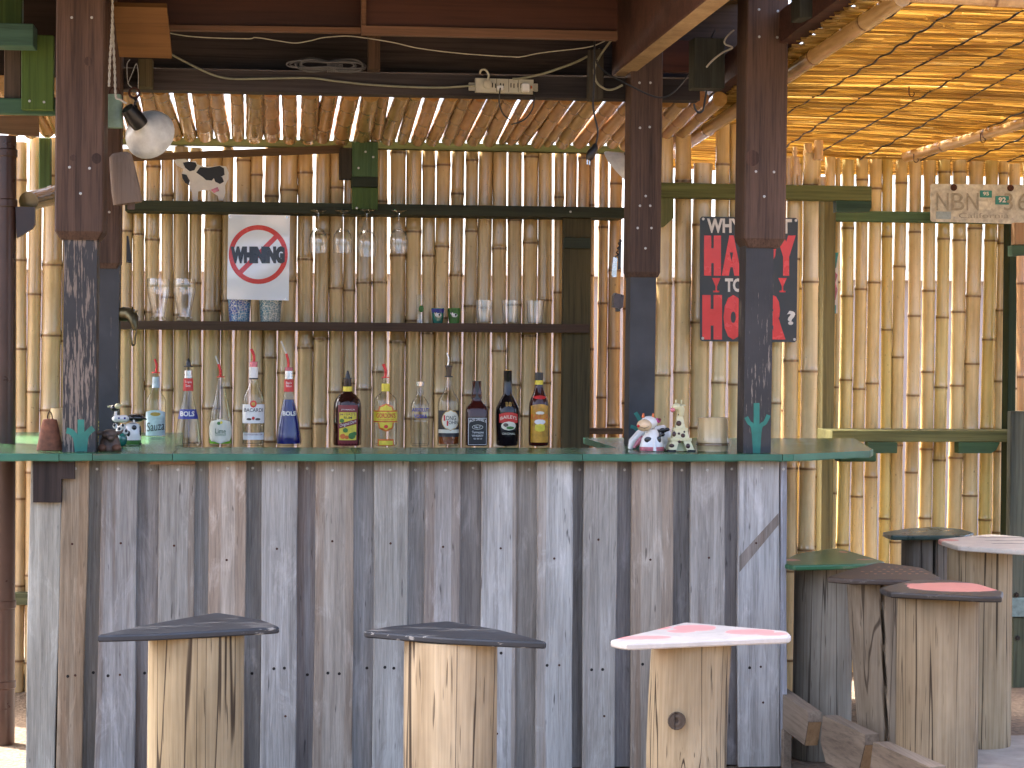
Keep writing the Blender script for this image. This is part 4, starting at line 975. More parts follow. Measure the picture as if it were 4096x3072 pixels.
# ghost of a former brace on the last wide plank
q = [P(2957,2225,YP-.0032), P(3114,2052,YP-.0032), P(3116,2098,YP-.0032), P(2957,2290,YP-.0032)]
part('brace_mark', MB().add(q[::-1], [(0,1,2,3)]), M['plank'], bc_, color=(.52,.46,.42))
# ================================================================== bottles on the counter
def bottle(label, px, ybase, prof, mat, Y=7.80, ex=2.0, fy=1.0, cat='bottle', group=None, wall=True, n=28, zbase=None, inner=True):
    """prof: list of (py, half width px) from the base upwards"""
    zb = (ZC+.001) if zbase is None else zbase; c = P(px, ybase, Y); sc = depth(c)/FPX
    pr = [(h*sc, (ybase-py)*sc) for py, h in prof]
    t = thing('bottle' if cat == 'bottle' else cat.replace(' ', '_'), label, cat, (c.x, Y, zb), group)
    full = [(pr[0][0]*.86, 0.0)] + [(r, z+.003 if i == 0 else z) for i, (r, z) in enumerate(pr)]
    if inner:
        th = .0022; inn = [(max(r-th, .002), max(z, .007)) for r, z in pr[::-1]]
        mb = MB().lathe(full + inn + [(.001, .008)], (c.x, Y, zb), n, ex, fy, True, True)
    else: mb = MB().lathe(full, (c.x, Y, zb), n, ex, fy)
    o = part('glass' if wall else 'body', mb, mat, t, smooth=True)
    B = dict(t=t, px=px, yb=ybase, sc=sc, x=c.x, Y=Y, zb=zb, ex=ex, fy=fy, pr=pr, o=o)
    return B
def brad(B, z):
    pr = B['pr']
    for (r0, z0), (r1, z1) in zip(pr, pr[1:]):
        if z0 <= z <= z1: return r0 + (r1-r0)*((z-z0)/(z1-z0) if z1 > z0 else 0)
    return pr[-1][0] if z > pr[-1][1] else pr[0][0]
def onb(B, dx, py, off=.0007):
    """point on the bottle's front: dx px from its axis at picture row py"""
    z = (B['yb']-py)*B['sc']; r = brad(B, z) + off; x = dx*B['sc']; x = max(-r*.995, min(r*.995, x)); e = B['ex']
    y = -(max(0, r**e - abs(x)**e))**(1/e)*B['fy']
    if B['fy'] != 1: y -= off*.5
    return Vector((B['x']+x, B['Y']+y, B['zb']+z))
def label_(B, y0, y1, half, mat, shape='rect', name='label', off=.0007, cx=0, nu=14, nv=10):
    mb = MB(); vs = []
    for j in range(nv+1):
        v = j/nv; py = y1 + (y0-y1)*v; h = half
        if shape == 'oval': h = half*math.sqrt(max(0, 1-(2*v-1)**2))
        if shape == 'super': h = half*(max(0, 1-abs(2*v-1)**3.2))**(1/3.2)
        yy = [0]*(nu+1)
        if shape == 'wrap': h = 1e4
        for i in range(nu+1):
            u = 2*i/nu-1
            hh = min(h, (brad(B, (B['yb']-py)*B['sc'])+off)/B['sc']*.985) if shape in ('wrap','rect') else h
            p_ = py - ((1-u*u)*half*.22*v if shape == 'arch' else 0)
            vs.append(onb(B, cx + u*(hh if shape != 'arch' else half), p_, off))
    fs = [(j*(nu+1)+i, j*(nu+1)+i+1, (j+1)*(nu+1)+i+1, (j+1)*(nu+1)+i) for j in range(nv) for i in range(nu)]
    return part(name, mb.add(vs, fs), mat, B['t'], smooth=True)
def btext(B, s, x0, y0, x1, y1, mat, bold=.01, off=.0016, arch=0., slant=0., name='lettering'):
    v, f = textgeo(s, bold); vs = []
    for a, b_ in v:
        dx = x0 + a*(x1-x0); py = y1 + b_*(y0-y1)
        q = (2*a-1); py -= arch*(1-q*q); py -= slant*(a-.5)
        vs.append(onb(B, dx, py, off))
    return part(name, MB().add(vs, f), mat, B['t'])
def collar(B, y0, y1, h0, h1, mat, name='cap', n=20):
    mb = MB(); z0, z1 = (B['yb']-y1)*B['sc'], (B['yb']-y0)*B['sc']
    mb.lathe([(h0*B['sc'], z0), (h1*B['sc'], z1)], (B['x'], B['Y'], B['zb']), n); return part(name, mb, mat, B['t'], smooth=True)
def liquid(B, ytop, mat, k=.93):
    zt = (B['yb']-ytop)*B['sc']; pr = [(max(r-.003, .002)*1.0, max(z, .0085)) for r, z in B['pr'] if z < zt]; pr.append((max(brad(B, zt)-.003, .002), zt))
    return part('liquid', MB().lathe(pr, (B['x'], B['Y'], B['zb']), 24, B['ex'], B['fy']), mat, B['t'], smooth=True)
def spout(B, pts, mat, w=5, name='pourer', tip=None):
    path = [Vector((P(x, y, B['Y']).x, B['Y'], B['zb']+(B['yb']-y)*B['sc'])) for x, y in pts]; sp = smoothpath(path, 5)
    m = MB().tube(sp, w*B['sc'], 10); o = part(name, m, mat, B['t'], smooth=True)
    if tip:
        path = [Vector((P(x, y, B['Y']).x, B['Y'], B['zb']+(B['yb']-y)*B['sc'])) for x, y in tip]; part('straw', MB().tube(path, 3.6*B['sc'], 8), M['wirew'], B['t'], smooth=True)
    return o
# 1 clear bottle far back on the left return
B = bottle('clear bottle with a pale blue label, set back at far left', 623, 1738, [(1738,39),(1732,40),(1600,40),(1588,37),(1570,25),(1552,15),(1545,14),(1484,13.5)], M['glassb'], Y=8.62, ex=3.5, fy=.75)
label_(B, 1642, 1736, 38, M['ltblue'], 'arch'); btext(B, 'Sauza', -33, 1680, 36, 1716, M['ink'], .0, slant=8); label_(B, 1642, 1658, 20, M['gold'], 'oval', 'crest', .0014)
collar(B, 1502, 1545, 15.5, 14.5, M['ltblue']); collar(B, 1482, 1487, 17, 17, M['redp'], 'pourer_flange'); spout(B, [(624,1484),(627,1455),(619,1430)], M['redp'], 5)
bols = lambda s: [(1787,50*s),(1780,52*s),(1765,52*s),(1740,50*s),(1700,44*s),(1660,36*s),(1620,27*s),(1590,22*s),(1570,20*s),(1520,18*s),(1505,16.5*s),(1475,15.5*s)]
B = bottle('clear flared bottle with a red neck label and dark blue band', 752, 1787, bols(1.0), M['glassb'])
label_(B, 1642, 1681, 1, M['blue'], 'wrap'); btext(B, 'BOLS', -30, 1650, 26, 1670, M['labelw'], .03); label_(B, 1519, 1569, 1, M['redlabel'], 'wrap', 'neck_label'); btext(B, 'Triple', -14, 1529, 14, 1540, M['labelw'], 0); btext(B, 'Sec', -10, 1543, 10, 1553, M['labelw'], 0)
collar(B, 1488, 1518, 17.5, 16.6, M['silver']); collar(B, 1470, 1474, 18, 18, M['blackp'], 'pourer_flange'); part('pourer', MB().lathe([(10*B['sc'],0),(9.5*B['sc'],.012),(5*B['sc'],.026),(2*B['sc'],.031)], (B['x'],B['Y'],B['zb']+(1787-1471)*B['sc']), 14), M['blackp'], B['t'], smooth=True)
B = bottle('teardrop bottle of green lime syrup with an oval cream label', 882, 1787, [(1787,44),(1780,47),(1740,47),(1700,46),(1665,42),(1630,34),(1590,24),(1550,16),(1525,11),(1513,10)], M['glassb'])
liquid(B, 1712, M['liqlime']); label_(B, 1680, 1778, 44, M['labelc'], 'super'); btext(B, 'Lime', -20, 1718, 22, 1738, paint('label_green_ink', (.03,.11,.05), .5), .005); btext(B, 'sweetened', -20, 1739, 22, 1746, M['green'], 0)
label_(B, 1690, 1704, 7, M['green'], 'oval', 'lime_print', .0015, -6); label_(B, 1688, 1700, 5, M['yellow'], 'oval', 'lime_print', .002, 4)
collar(B, 1511, 1515, 15, 15, M['redp'], 'pourer_flange'); spout(B, [(881,1513),(882,1490),(874,1462)], M['redp'], 5.5, tip=[(874,1462),(862,1429)])
B = bottle('tall clear bottle with a white label and red round emblem', 1013, 1787, [(1787,42),(1780,44),(1620,44),(1600,43),(1580,37),(1560,27),(1540,19),(1525,16),(1474,16)], M['glassb'])
label_(B, 1622, 1697, 43, M['labelw']); btext(B, 'BACARDI', -36, 1637, 38, 1652, M['ink'], .005); label_(B, 1606, 1635, 13, M['redlabel'], 'oval', 'emblem', .0016); label_(B, 1612, 1628, 8, M['gold'], 'oval', 'emblem', .0022)
label_(B, 1676, 1686, 10, M['cerbrown'], 'oval', 'print', .0014, -17); label_(B, 1676, 1686, 10, M['cerbrown'], 'oval', 'print', .0014, 18); label_(B, 1670, 1684, 6, M['redlabel'], 'oval', 'print', .0014)
label_(B, 1735, 1763, 41, M['labelw'], name='foot_label'); btext(B, 'CASA FUNDADA EN CUBA', -36, 1738, 36, 1745, M['labeldr'], 0); liquid(B, 1700, M['liqclear'])
collar(B, 1474, 1517, 18, 17.5, M['labelw']); collar(B, 1517, 1523, 18, 18, M['ink'], 'band'); collar(B, 1452, 1473, 15, 16, M['cerpink'], 'pourer_flange'); spout(B, [(1014,1453),(1016,1430),(1005,1401)], M['redp'], 6)
B = bottle('flared bottle of deep blue liqueur with red neck label', 1154, 1788, bols(1.0), M['glassb'])
liquid(B, 1604, M['liqblue']); btext(B, 'BOLS', -24, 1650, 28, 1668, M['labelw'], .03); label_(B, 1524, 1573, 1, M['redlabel'], 'wrap', 'neck_label'); btext(B, 'Bols', -11, 1533, 11, 1542, M['labelw'], 0); btext(B, 'Blue', -11, 1545, 11, 1554, M['labelw'], 0)
collar(B, 1490, 1522, 17.5, 16.5, M['silver']); collar(B, 1476, 1489, 16, 16, M['cerpink'], 'pourer_flange'); spout(B, [(1153,1476),(1153,1450),(1145,1421)], M['redp'], 5.5, tip=[(1145,1421),(1124,1371)])
B = bottle('broad dark rum bottle with a yellow and maroon label', 1389, 1791, [(1791,54),(1785,56),(1640,56),(1620,54),(1605,48),(1590,36),(1578,20),(1570,17.5),(1555,17),(1523,15.5)], M['brownglass'], inner=False, wall=False)
label_(B, 1628, 1790, 39, M['labeldr']); label_(B, 1657, 1767, 34, M['yellow'], name='picture_label', off=.0012); btext(B, "MYERS'S", -30, 1660, 30, 1669, M['cerbrown'], .01, .002); btext(B, 'RUM', -16, 1673, 16, 1683, M['ink'], .01, .002)
for k, (xx, yy, rr_, mt) in enumerate(((-20,1752,11,'orange'),(-4,1756,8,'orange'),(16,1750,14,'green'),(26,1742,9,'green'),(-24,1690,9,'green'),(-10,1728,10,'green'))): label_(B, yy-rr_, yy+rr_, rr_, M[mt], 'oval', 'fruit_print', .0017+.0002*k, xx, 8, 6)
mb = MB(); q = [(-36,1702),(36,1682),(36,1700),(-36,1722)]; vs = [onb(B, q[0][0]+(q[1][0]-q[0][0])*i/10, q[0][1]+(q[1][1]-q[0][1])*i/10 + j*20, .0032) for j in (1,0) for i in range(11)]
part('sash', mb.add(vs, [(i, i+1, 12+i, 11+i) for i in range(10)]), M['labeldr'], B['t']); btext(B, 'Original Dark', -32, 1694, 34, 1710, M['labelw'], 0, .0042, slant=19); btext(B, 'JAMAICA', -28, 1643, 28, 1650, M['labelw'], 0, .0014)
collar(B, 1555, 1577, 19, 18.5, M['yellow'], 'neck_band'); collar(B, 1520, 1524, 17, 17, M['blackp'], 'pourer_flange'); part('pourer', MB().lathe([(9.5*B['sc'],0),(9*B['sc'],.01),(5*B['sc'],.024),(2*B['sc'],.03)], (B['x'],B['Y'],B['zb']+(1791-1521)*B['sc']), 14), M['blackp'], B['t'], smooth=True)
B = bottle('clear gin bottle with a yellow and orange label', 1541, 1792, [(1792,44),(1786,46),(1620,46),(1604,43),(1592,34),(1582,20),(1574,15),(1545,14.5),(1518,13)], M['glassb'])
label_(B, 1622, 1735, 32, M['orange'], 'super'); label_(B, 1627, 1729, 27, M['yellow'], 'super', 'inner_label', .0012); label_(B, 1650, 1699, 1, M['yellow'], 'wrap', 'band_label', .0018); label_(B, 1651, 1655, 1, M['redlabel'], 'wrap', 'band_line', .0022); label_(B, 1693, 1697, 1, M['redlabel'], 'wrap', 'band_line', .0022)
btext(B, "GORDON'S", -38, 1661, 38, 1680, M['redlabel'], .02, .0026); btext(B, 'LONDON DRY GIN', -30, 1684, 30, 1690, M['redlabel'], 0, .0026); label_(B, 1707, 1722, 8, M['redlabel'], 'oval', 'crest', .0018); label_(B, 1764, 1791, 32, M['orange'], name='foot_label'); label_(B, 1771, 1788, 28, M['yellow'], name='foot_label', off=.0012)
collar(B, 1544, 1575, 16.5, 16.5, M['yellow'], 'neck_band'); collar(B, 1517, 1521, 16, 16, M['redp'], 'pourer_flange'); spout(B, [(1541,1519),(1543,1492),(1533,1466)], M['redp'], 6)
B = bottle('clear vodka bottle with blue lettering and a short silver cap', 1679, 1793, [(1793,36),(1788,38),(1640,38),(1625,36),(1612,28),(1600,18),(1594,14.5),(1555,14)], M['glassb'])
btext(B, 'ABSOLUT', -34, 1641, 34, 1656, M['blue'], .03); btext(B, 'VODKA', -26, 1667, 26, 1682, M['blue'], .03); btext(B, 'Country of Sweden', -24, 1690, 24, 1697, M['labelw'], 0); collar(B, 1537, 1555, 14.5, 17, M['silver'])
B = bottle('clear whisky bottle with black label and steel pourer', 1793, 1793, [(1793,42),(1786,43),(1625,43),(1607,40),(1595,32),(1575,20),(1550,14),(1520,13)], M['glassb'])
liquid(B, 1756, M['liqamber']); label_(B, 1651, 1756, 41, M['labelk']); label_(B, 1727, 1741, 41, M['labelc'], name='label_stripe', off=.0012); label_(B, 1648, 1732, 35, M['gold'], 'oval', 'round_label', .0016, 5); label_(B, 1651, 1729, 33, M['labelc'], 'oval', 'round_label', .002, 5)
btext(B, 'LONG', -22, 1672, 26, 1690, M['ink'], .005, .0028); btext(B, 'JOHN', -10, 1692, 36, 1710, M['ink'], .005, .0028); label_(B, 1670, 1692, 3, M['redlabel'], 'rect', 'initial', .003, -20); label_(B, 1692, 1712, 3, M['redlabel'], 'rect', 'initial', .003, -8)
collar(B, 1514, 1519, 17, 17, M['blackp'], 'pourer_flange'); collar(B, 1474, 1514, 10, 13, M['darkmetal'], 'pourer_body'); collar(B, 1472, 1480, 15, 15, M['darkmetal'], 'pourer_ring'); spout(B, [(1792,1472),(1794,1448),(1787,1422)], M['silver'], 3.5)
B = bottle('square shouldered whiskey bottle with a black label', 1905, 1794, [(1794,42),(1788,44),(1650,44),(1638,40),(1622,24),(1610,18),(1596,20),(1585,20),(1570,17),(1560,16),(1536,16.5)], M['redglass'], ex=5, wall=False, inner=False)
label_(B, 1679, 1790, 38, M['labelk']); 
for yy in (1682, 1787): label_(B, yy, yy+1.5, 36, M['labelw'], name='label_line', off=.0013)
for xx in (-36, 36): label_(B, 1683, 1787, .8, M['labelw'], name='label_line', off=.0013, cx=xx, nu=2)
btext(B, "JACK DANIEL'S", -34, 1690, 34, 1704, M['labelw'], .008, arch=8); label_(B, 1708, 1728, 22, M['platew'], 'oval', 'crest', .0013); label_(B, 1710, 1726, 20, M['labelk'], 'oval', 'crest', .0018); btext(B, 'No.7', -12, 1714, 12, 1722, M['labelw'], .01, .0024)
btext(B, 'Tennessee', -22, 1733, 24, 1743, M['labelw'], 0); btext(B, 'WHISKEY', -23, 1748, 24, 1756, M['labelw'], .005); btext(B, '70cl 40% vol', -16, 1761, 18, 1767, M['labelw'], 0)
collar(B, 1535, 1572, 18.5, 17.5, M['blackp']); collar(B, 1572, 1606, 22, 19, M['blackp'], 'neck_seal')
B = bottle('black cream liqueur bottle with a red arched label', 2029, 1795, [(1795,42),(1789,44),(1720,47),(1660,48),(1643,46),(1622,36),(1600,24),(1588,18),(1530,17),(1494,17)], M['blackglass'], wall=False, inner=False)
label_(B, 1668, 1702, 37, M['redlabel'], 'arch', 'arched_label'); btext(B, 'BAILEYS', -33, 1679, 33, 1692, M['labelc'], .008, arch=8); label_(B, 1696, 1732, 29, M['labelc'], 'oval', 'scene_label', .0014); label_(B, 1702, 1718, 10, M['cerbrown'], 'oval', 'tree_print', .002, -12, 8, 6); label_(B, 1715, 1728, 16, M['green'], 'oval', 'meadow_print', .0018, 6, 8, 6)
btext(B, 'ORIGINAL', -26, 1741, 26, 1749, M['labelc'], 0); btext(B, 'B', -12, 1619, -1, 1636, M['gold'], .01); btext(B, 'B', 1, 1619, 12, 1636, M['gold'], .01); collar(B, 1492, 1495, 15.5, 15.5, M['gold'], 'cap_ring')
B = bottle('dark coffee liqueur bottle with a yellow label', 2154, 1794, [(1794,38),(1788,40),(1640,40),(1622,38),(1605,33),(1585,24),(1565,18),(1555,15.5),(1530,15)], M['redglass'], wall=False, inner=False)
label_(B, 1634, 1779, 35, M['goldbrown'], 'arch', nv=12); label_(B, 1655, 1668, 17, M['labelc'], 'oval', 'print', .0014); label_(B, 1686, 1708, 22, M['labelw'], 'oval', 'print', .0014); label_(B, 1704, 1736, 20, M['yellow'], 'super', 'print', .0016); label_(B, 1592, 1607, 26, M['redlabel'], 'oval', 'neck_print'); btext(B, 'KAHLUA', -34, 1666, 34, 1688, M['orange'], .02, .0022)
collar(B, 1501, 1532, 16.5, 16.5, M['blackp']); collar(B, 1532, 1549, 16.8, 17, M['yellow'], 'neck_band')

# ================================================================== glasses
def vessel(label, name, cat, px, ybase, prof, mat, Y, z, group=None, n=24, wall=.0018, hang=False):
    """open glass: prof (py, half px) from the base up"""
    c = P(px, ybase, Y); sc = depth(c)/FPX; pr = [(h*sc, (ybase-py)*sc) for py, h in prof]
    inn = [(max(r-wall, .001), max(zz, .006)) for r, zz in pr[::-1]]
    mb = MB().lathe([(pr[0][0]*.8, 0)] + pr + inn, (c.x, Y, z), n); mb.smooth = True
    return c, sc, mb
zs2 = P(1400, 1288, 8.93).z  # top of lower shelf
def ontop(px): return P(px, 1282 + (px-455)*15/1903, 8.93).z + .001
pint = [(1277,34),(1268,34),(1262,26),(1240,28),(1210,34),(1175,42),(1145,46),(1125,45),(1110,43)]
for px, lab in ((633,'left pint glass on the lower shelf'),(737,'right pint glass on the lower shelf, nearer the sign')):
    c, sc, mb = vessel('', '', '', px, 1279, pint, None, 9.0, ontop(px)); solo('pint_glass', mb, M['glass'], lab, 'glass', 'pint glasses')
for px, lab, mt in ((957,'deep blue crackle glass tumbler on the lower shelf','crackblue'),(1081,'teal grey crackle glass tumbler on the lower shelf','crackteal')):
    c, sc, mb = vessel('', '', '', px, 1284, [(1284,39),(1278,40),(1240,43),(1196,47)], None, 8.99, ontop(px)); solo('tumbler', mb, M[mt], lab, 'glass', 'crackle tumblers')
c, sc, mb = vessel('', '', '', 1680, 1287, [(1287,16),(1275,15),(1230,15.5),(1174,16)], None, 9.0, ontop(1680))
t = thing('shot_glass', 'tall narrow clear glass with a small green print', 'glass', (c.x, 9.0, ontop(1680))); part('glass', mb, M['glass'], t); part('print', MB().ell((c.x+.004, 9.0-.0175, ontop(1680)+.065), (.012,.003,.016), 10, 6), M['green'], t, smooth=True)
for px, lab, mt in ((1751,'short shot glass painted with a cow on blue','blue'),(1816,'short shot glass painted with a cow on green','green')):
    c, sc, mb = vessel('', '', '', px, 1288, [(1288,20),(1280,21),(1228,26)], None, 9.0, ontop(px), wall=.003); z0 = ontop(px); t = thing('shot_glass', lab, 'glass', (c.x, 9.0, z0), 'painted shot glasses'); part('glass', mb, M['tealglaze'] if mt == 'blue' else M['green'], t)
    part('band', MB().lathe([(24*sc,.045),(26.6*sc,.066)], (c.x,9.0,z0), 20, cap0=False, cap1=False), M[mt], t, smooth=True); k = MB()
    k.ell((c.x, 9.0-.0255, z0+.036), (.014,.004,.010), 10, 6).ell((c.x-.012, 9.0-.024, z0+.045), (.007,.004,.007), 8, 6); part('cow_print', k, M['ceramic'], t, smooth=True); part('patch_print', MB().ell((c.x+.005, 9.0-.029, z0+.038), (.005,.002,.005), 8, 5).ell((c.x-.014, 9.0-.027, z0+.048), (.003,.002,.004), 8, 5), M['cerblack'], t, smooth=True)
for px, lab in ((1935,'clear tumbler nearest the painted shot glasses'),(2040,'clear tumbler in the middle of three on the lower shelf'),(2140,'clear tumbler at the right end of the lower shelf')):
    c, sc, mb = vessel('', '', '', px, 1290, [(1290,28),(1284,30),(1240,33),(1196,35)], None, 9.0, ontop(px)); solo('tumbler', mb, M['glass'], lab, 'glass', 'clear tumblers')
def winegl(px, yf, yr, bw, lab):
    Y = 8.90; c = P(px, yf, Y); sc = depth(c)/FPX
    H = (yr-yf)*sc; r = bw*sc; st = (yr-yf)
    prof = [(35*sc,0),(34*sc,-.003),(12*sc,-.009),(4.2*sc,-.018),(3.6*sc,-H*.38),(6*sc,-H*.41),(r*.6,-H*.47),(r*.88,-H*.57),(r,-H*.70),(r*.97,-H*.85),(r*.9,-H),(r*.9-.0015,-H),(r*.96-.0015,-H*.85),(r-.0018,-H*.7),(r*.87-.0018,-H*.57),(r*.55,-H*.485),(.002,-H*.45)]
    mb = MB().lathe(prof, c, 24); mb.smooth = True; solo('wine_glass', mb, M['glass'], lab, 'wine glass', 'wine glasses hanging from the shelf')
winegl(1274, 841, 1011, 38, 'leftmost wine glass hanging under the upper shelf'); winegl(1371, 841, 1012, 40, 'second wine glass hanging under the upper shelf'); winegl(1468, 838, 1026, 40, 'largest wine glass, hanging under the green upright'); winegl(1596, 841, 1011, 37, 'wine glass hanging apart at the right')

# ================================================================== signs
t = thing('sign', 'white vinyl sign with a red ring struck through one word', 'sign', P(1033, 1200, 8.9)); YS = 8.905
def wav(p):
    u, v = (p.x - P(910,1000,YS).x)/.28, (p.z - P(1000,1200,YS).z)/.4
    return .005*math.sin(u*5.2+v*3) + .0045*math.sin(v*8.5-u*2.2) + .007*max(0, 1-4*math.hypot(u-.02, v-.98)) + .007*max(0, 1-4*math.hypot(u-.98, v-.98)) + .004*max(0, 1-4*math.hypot(u-.95, v-.05))
mb = MB(); nu, nv = 28, 40
for j in range(nv+1):
    for i in range(nu+1):
        u, v = i/nu, j/nv; px = 908 + (1155-908)*u + 5*v + 0; py = 1197 + 5*u + (857-1197)*v
        p = P(px, py, YS); p.y -= wav(p); mb.v.append(p); mb.at.append(0.)
mb.f = [(j*(nu+1)+i, j*(nu+1)+i+1, (j+1)*(nu+1)+i+1, (j+1)*(nu+1)+i) for j in range(nv) for i in range(nu)]
n0 = len(mb.v); mb.v += [v + Vector((0,.002,0)) for v in mb.v]; mb.at += [0.]*n0; mb.f += [tuple(i+n0 for i in f)[::-1] for f in mb.f]
part('sheet', mb, M['signw'], t, smooth=True)
def onsign(off):
    def fn(p): q = p.copy(); q.y = YS - wav(p) - off; return q
    return fn
cx, cy, ro, ri = 1033, 1018, 118, 99; mb = MB(); K = 72; f = onsign(.0010)
for k in range(K):
    a = 2*math.pi*k/K
    for r_ in (ro, (ro+ri)/2, ri): mb.v.append(f(P(cx + r_*math.cos(a), cy + r_*math.sin(a)*1.0, YS))); mb.at.append(0.)
mb.f = [(k*3+j, k*3+j+1, ((k+1) % K)*3+j+1, ((k+1) % K)*3+j) for k in range(K) for j in (0,1)]; mb.f = [q[::-1] for q in mb.f]
part('ring', mb, M['signred'], t)
mb = MB(); d = Vector((.7071, -.7071)); nn = Vector((.7071,.7071)); f = onsign(.0008); vs = []
for i in range(15):
    s_ = -102 + 204*i/14
    for w_ in (-10, 0, 10): vs.append(f(P(cx + d.x*s_ + nn.x*w_, cy + d.y*s_ + nn.y*w_, YS)))
mb.add(vs, [(i*3+j, (i+1)*3+j, (i+1)*3+j+1, i*3+j+1) for i in range(14) for j in (0,1)]); part('bar', mb, M['signred'], t)
mb = MB(); ptext(mb, 'WHINING', 922, 985, 1139, 1054, YS, .09, onsign(.0018)); part('lettering', mb, M['signtext'], t)
for q in ((919,867),(1148,870),(1142,1196)): p = P(q[0], q[1], YS); p.y -= wav(p)+.001; stamp('screw', 'eyelet', lambda: MB().lathe([(.0055,0),(.005,.002),(.002,.002)], (0,0,0), 10), M['silver'], p, t, ROTF)

t = thing('sign', 'charcoal metal sign with red and white words behind the right front post', 'sign', P(2996, 1365, 8.66)); YS2 = 8.655
x0, x1, y0, y1 = 2800, 3192, 866, 1365
q = [P(x, y, YS2) for x, y in ((x0,y0+8),(x0+8,y0),(x1-8,y0+6),(x1,y0+14),(x1-6,y1-2),(x1-14,y1+4),(x0+8,y1),(x0,y1-8))]
part('plate', MB().prism(q[::-1], (0,.003,0)), M['signgrey'], t)
for w_, a, b0, b_, d_ in (('WHY',2828,874,2966,932),('LIMIT',2985,876,3168,934),('TO',2900,1113,2972,1168),('AN',3000,1115,3076,1170),('?',3148,1243,3181,1300)):
    mb = MB(); ptext(mb, w_, a, b0, b_, d_, YS2-.001, .04); part('lettering', mb, M['labelw'], t)
for s_, a, b_, y0_, y1_ in (('H',2816,2884,942,1103),('A',2887,2966,942,1103),('P',2970,3034,942,1103),('P',3040,3104,942,1103),('Y',3106,3183,942,1103),('H',2809,2888,1180,1358),('O',2894,2972,1180,1358),('U',2978,3056,1180,1358),('R',3062,3142,1180,1358)):
    mb = MB(); ptext(mb, s_, a, y0_, b_, y1_, YS2-.001, .13); part('letter', mb, M['signred'], t, color=(1.25,1.2,1.2))
mb = MB()
for cx_ in (2865, 3130):
    for pts in ([(cx_-17,1112),(cx_+17,1112),(cx_+3,1145),(cx_-3,1145)], [(cx_-3,1144),(cx_+3,1144),(cx_+3,1164),(cx_-3,1164)], [(cx_-12,1163),(cx_+12,1163),(cx_+12,1169),(cx_-12,1169)]): mb.add([P(x, y, YS2-.0012) for x, y in pts][::-1], [(0,1,2,3)])
part('glass_motif', mb, M['signred'], t, color=(1.25,1.2,1.2))
for q in ((2813,876),(3184,882),(2811,1353),(3178,1358)): stamp('screw', 'signscrew', lambda: MB().lathe([(.0065,0),(.006,.0015),(.002,.002)], (0,0,0), 12), M['labelw'], P(q[0], q[1], YS2-.0006), t, ROTF)

t = thing('licence_plate', 'rusty cream licence plate with teal stickers on the right wall', 'licence plate', P(3920, 884, 9.25)); YL = 9.235
q = [P(x, y, YL) for x, y in ((3722,742),(3730,735),(4150,740),(4158,748),(4158,893),(4150,898),(3730,887),(3722,880))]
part('plate', MB().prism(q[::-1], (0,.004,0)), M['platew'], t); mb = MB()
for s_, a, b_ in (('N',3746,3795),('B',3806,3858),('N',3866,3915),('3',4016,4052),('6',4072,4112)): ptext(mb, s_, a, 772, b_, 842, YL-.004, .0)
part('lettering', mb, M['platew'], t, color=(.58,.55,.50)); mb = MB(); ptext(mb, 'California', 3835, 852, 4035, 872, YL-.003, .0); part('lettering', mb, M['platew'], t, color=(.6,.6,.58))
for (a, b_, c_, d_, s_, col) in ((3920,762,3968,790,'95','plateg'),(3982,784,4036,818,'92','plateg')):
    part('sticker', pbox(a, b_, c_, d_, YL-.003, .003, .0005), M[col], t); mb = MB(); ptext(mb, s_, a+12, b_+5, c_-12, d_-8, YL-.0035, .03); part('lettering', mb, M['labelw'], t)
part('sticker', pbox(3914, 806, 3964, 838, YL-.002, .002, .0005), M['platew'], t, color=(1.2,1.2,1.2)); part('sticker', pbox(3744, 846, 3804, 876, YL-.002, .002, .0005), M['ltblue'], t, color=(.7,.8,.75))
for q in ((3815,750),(4042,752)): stamp('bolt', 'platebolt', lambda: MB().lathe([(.017,0),(.016,.005),(.008,.008),(.002,.008)], (0,0,0), 12), M['rust'], P(q[0], q[1], YL-.001), t, ROTF)
for q in ((3741,882),(3935,884),(3818,871),(4050,876)): stamp('screw', 'screw', SCREW, M['screw'], P(q[0], q[1], YL-.001), t, ROTF)
t = thing('sign', 'narrow teal and pink sign edge beside the khaki fence post', 'sign', P(3345, 1250, 9.3)); part('plate', pbox(3330, 1010, 3352, 1254, 9.33, .004, .001), M['labelw'], t, color=(1,.9,.8)); part('teal_corner', ppoly([(3337,1010),(3354,1010),(3350,1032),(3345,1070),(3337,1076)], 9.322, .006), M['plateg'], t); part('pink_print', ppoly([(3337,1082),(3350,1100),(3342,1130),(3350,1160),(3342,1200),(3337,1205)], 9.322, .006), M['cerpink'], t); part('teal_foot', pbox(3337, 1220, 3344, 1254, 9.322, .006, .001), M['plateg'], t)

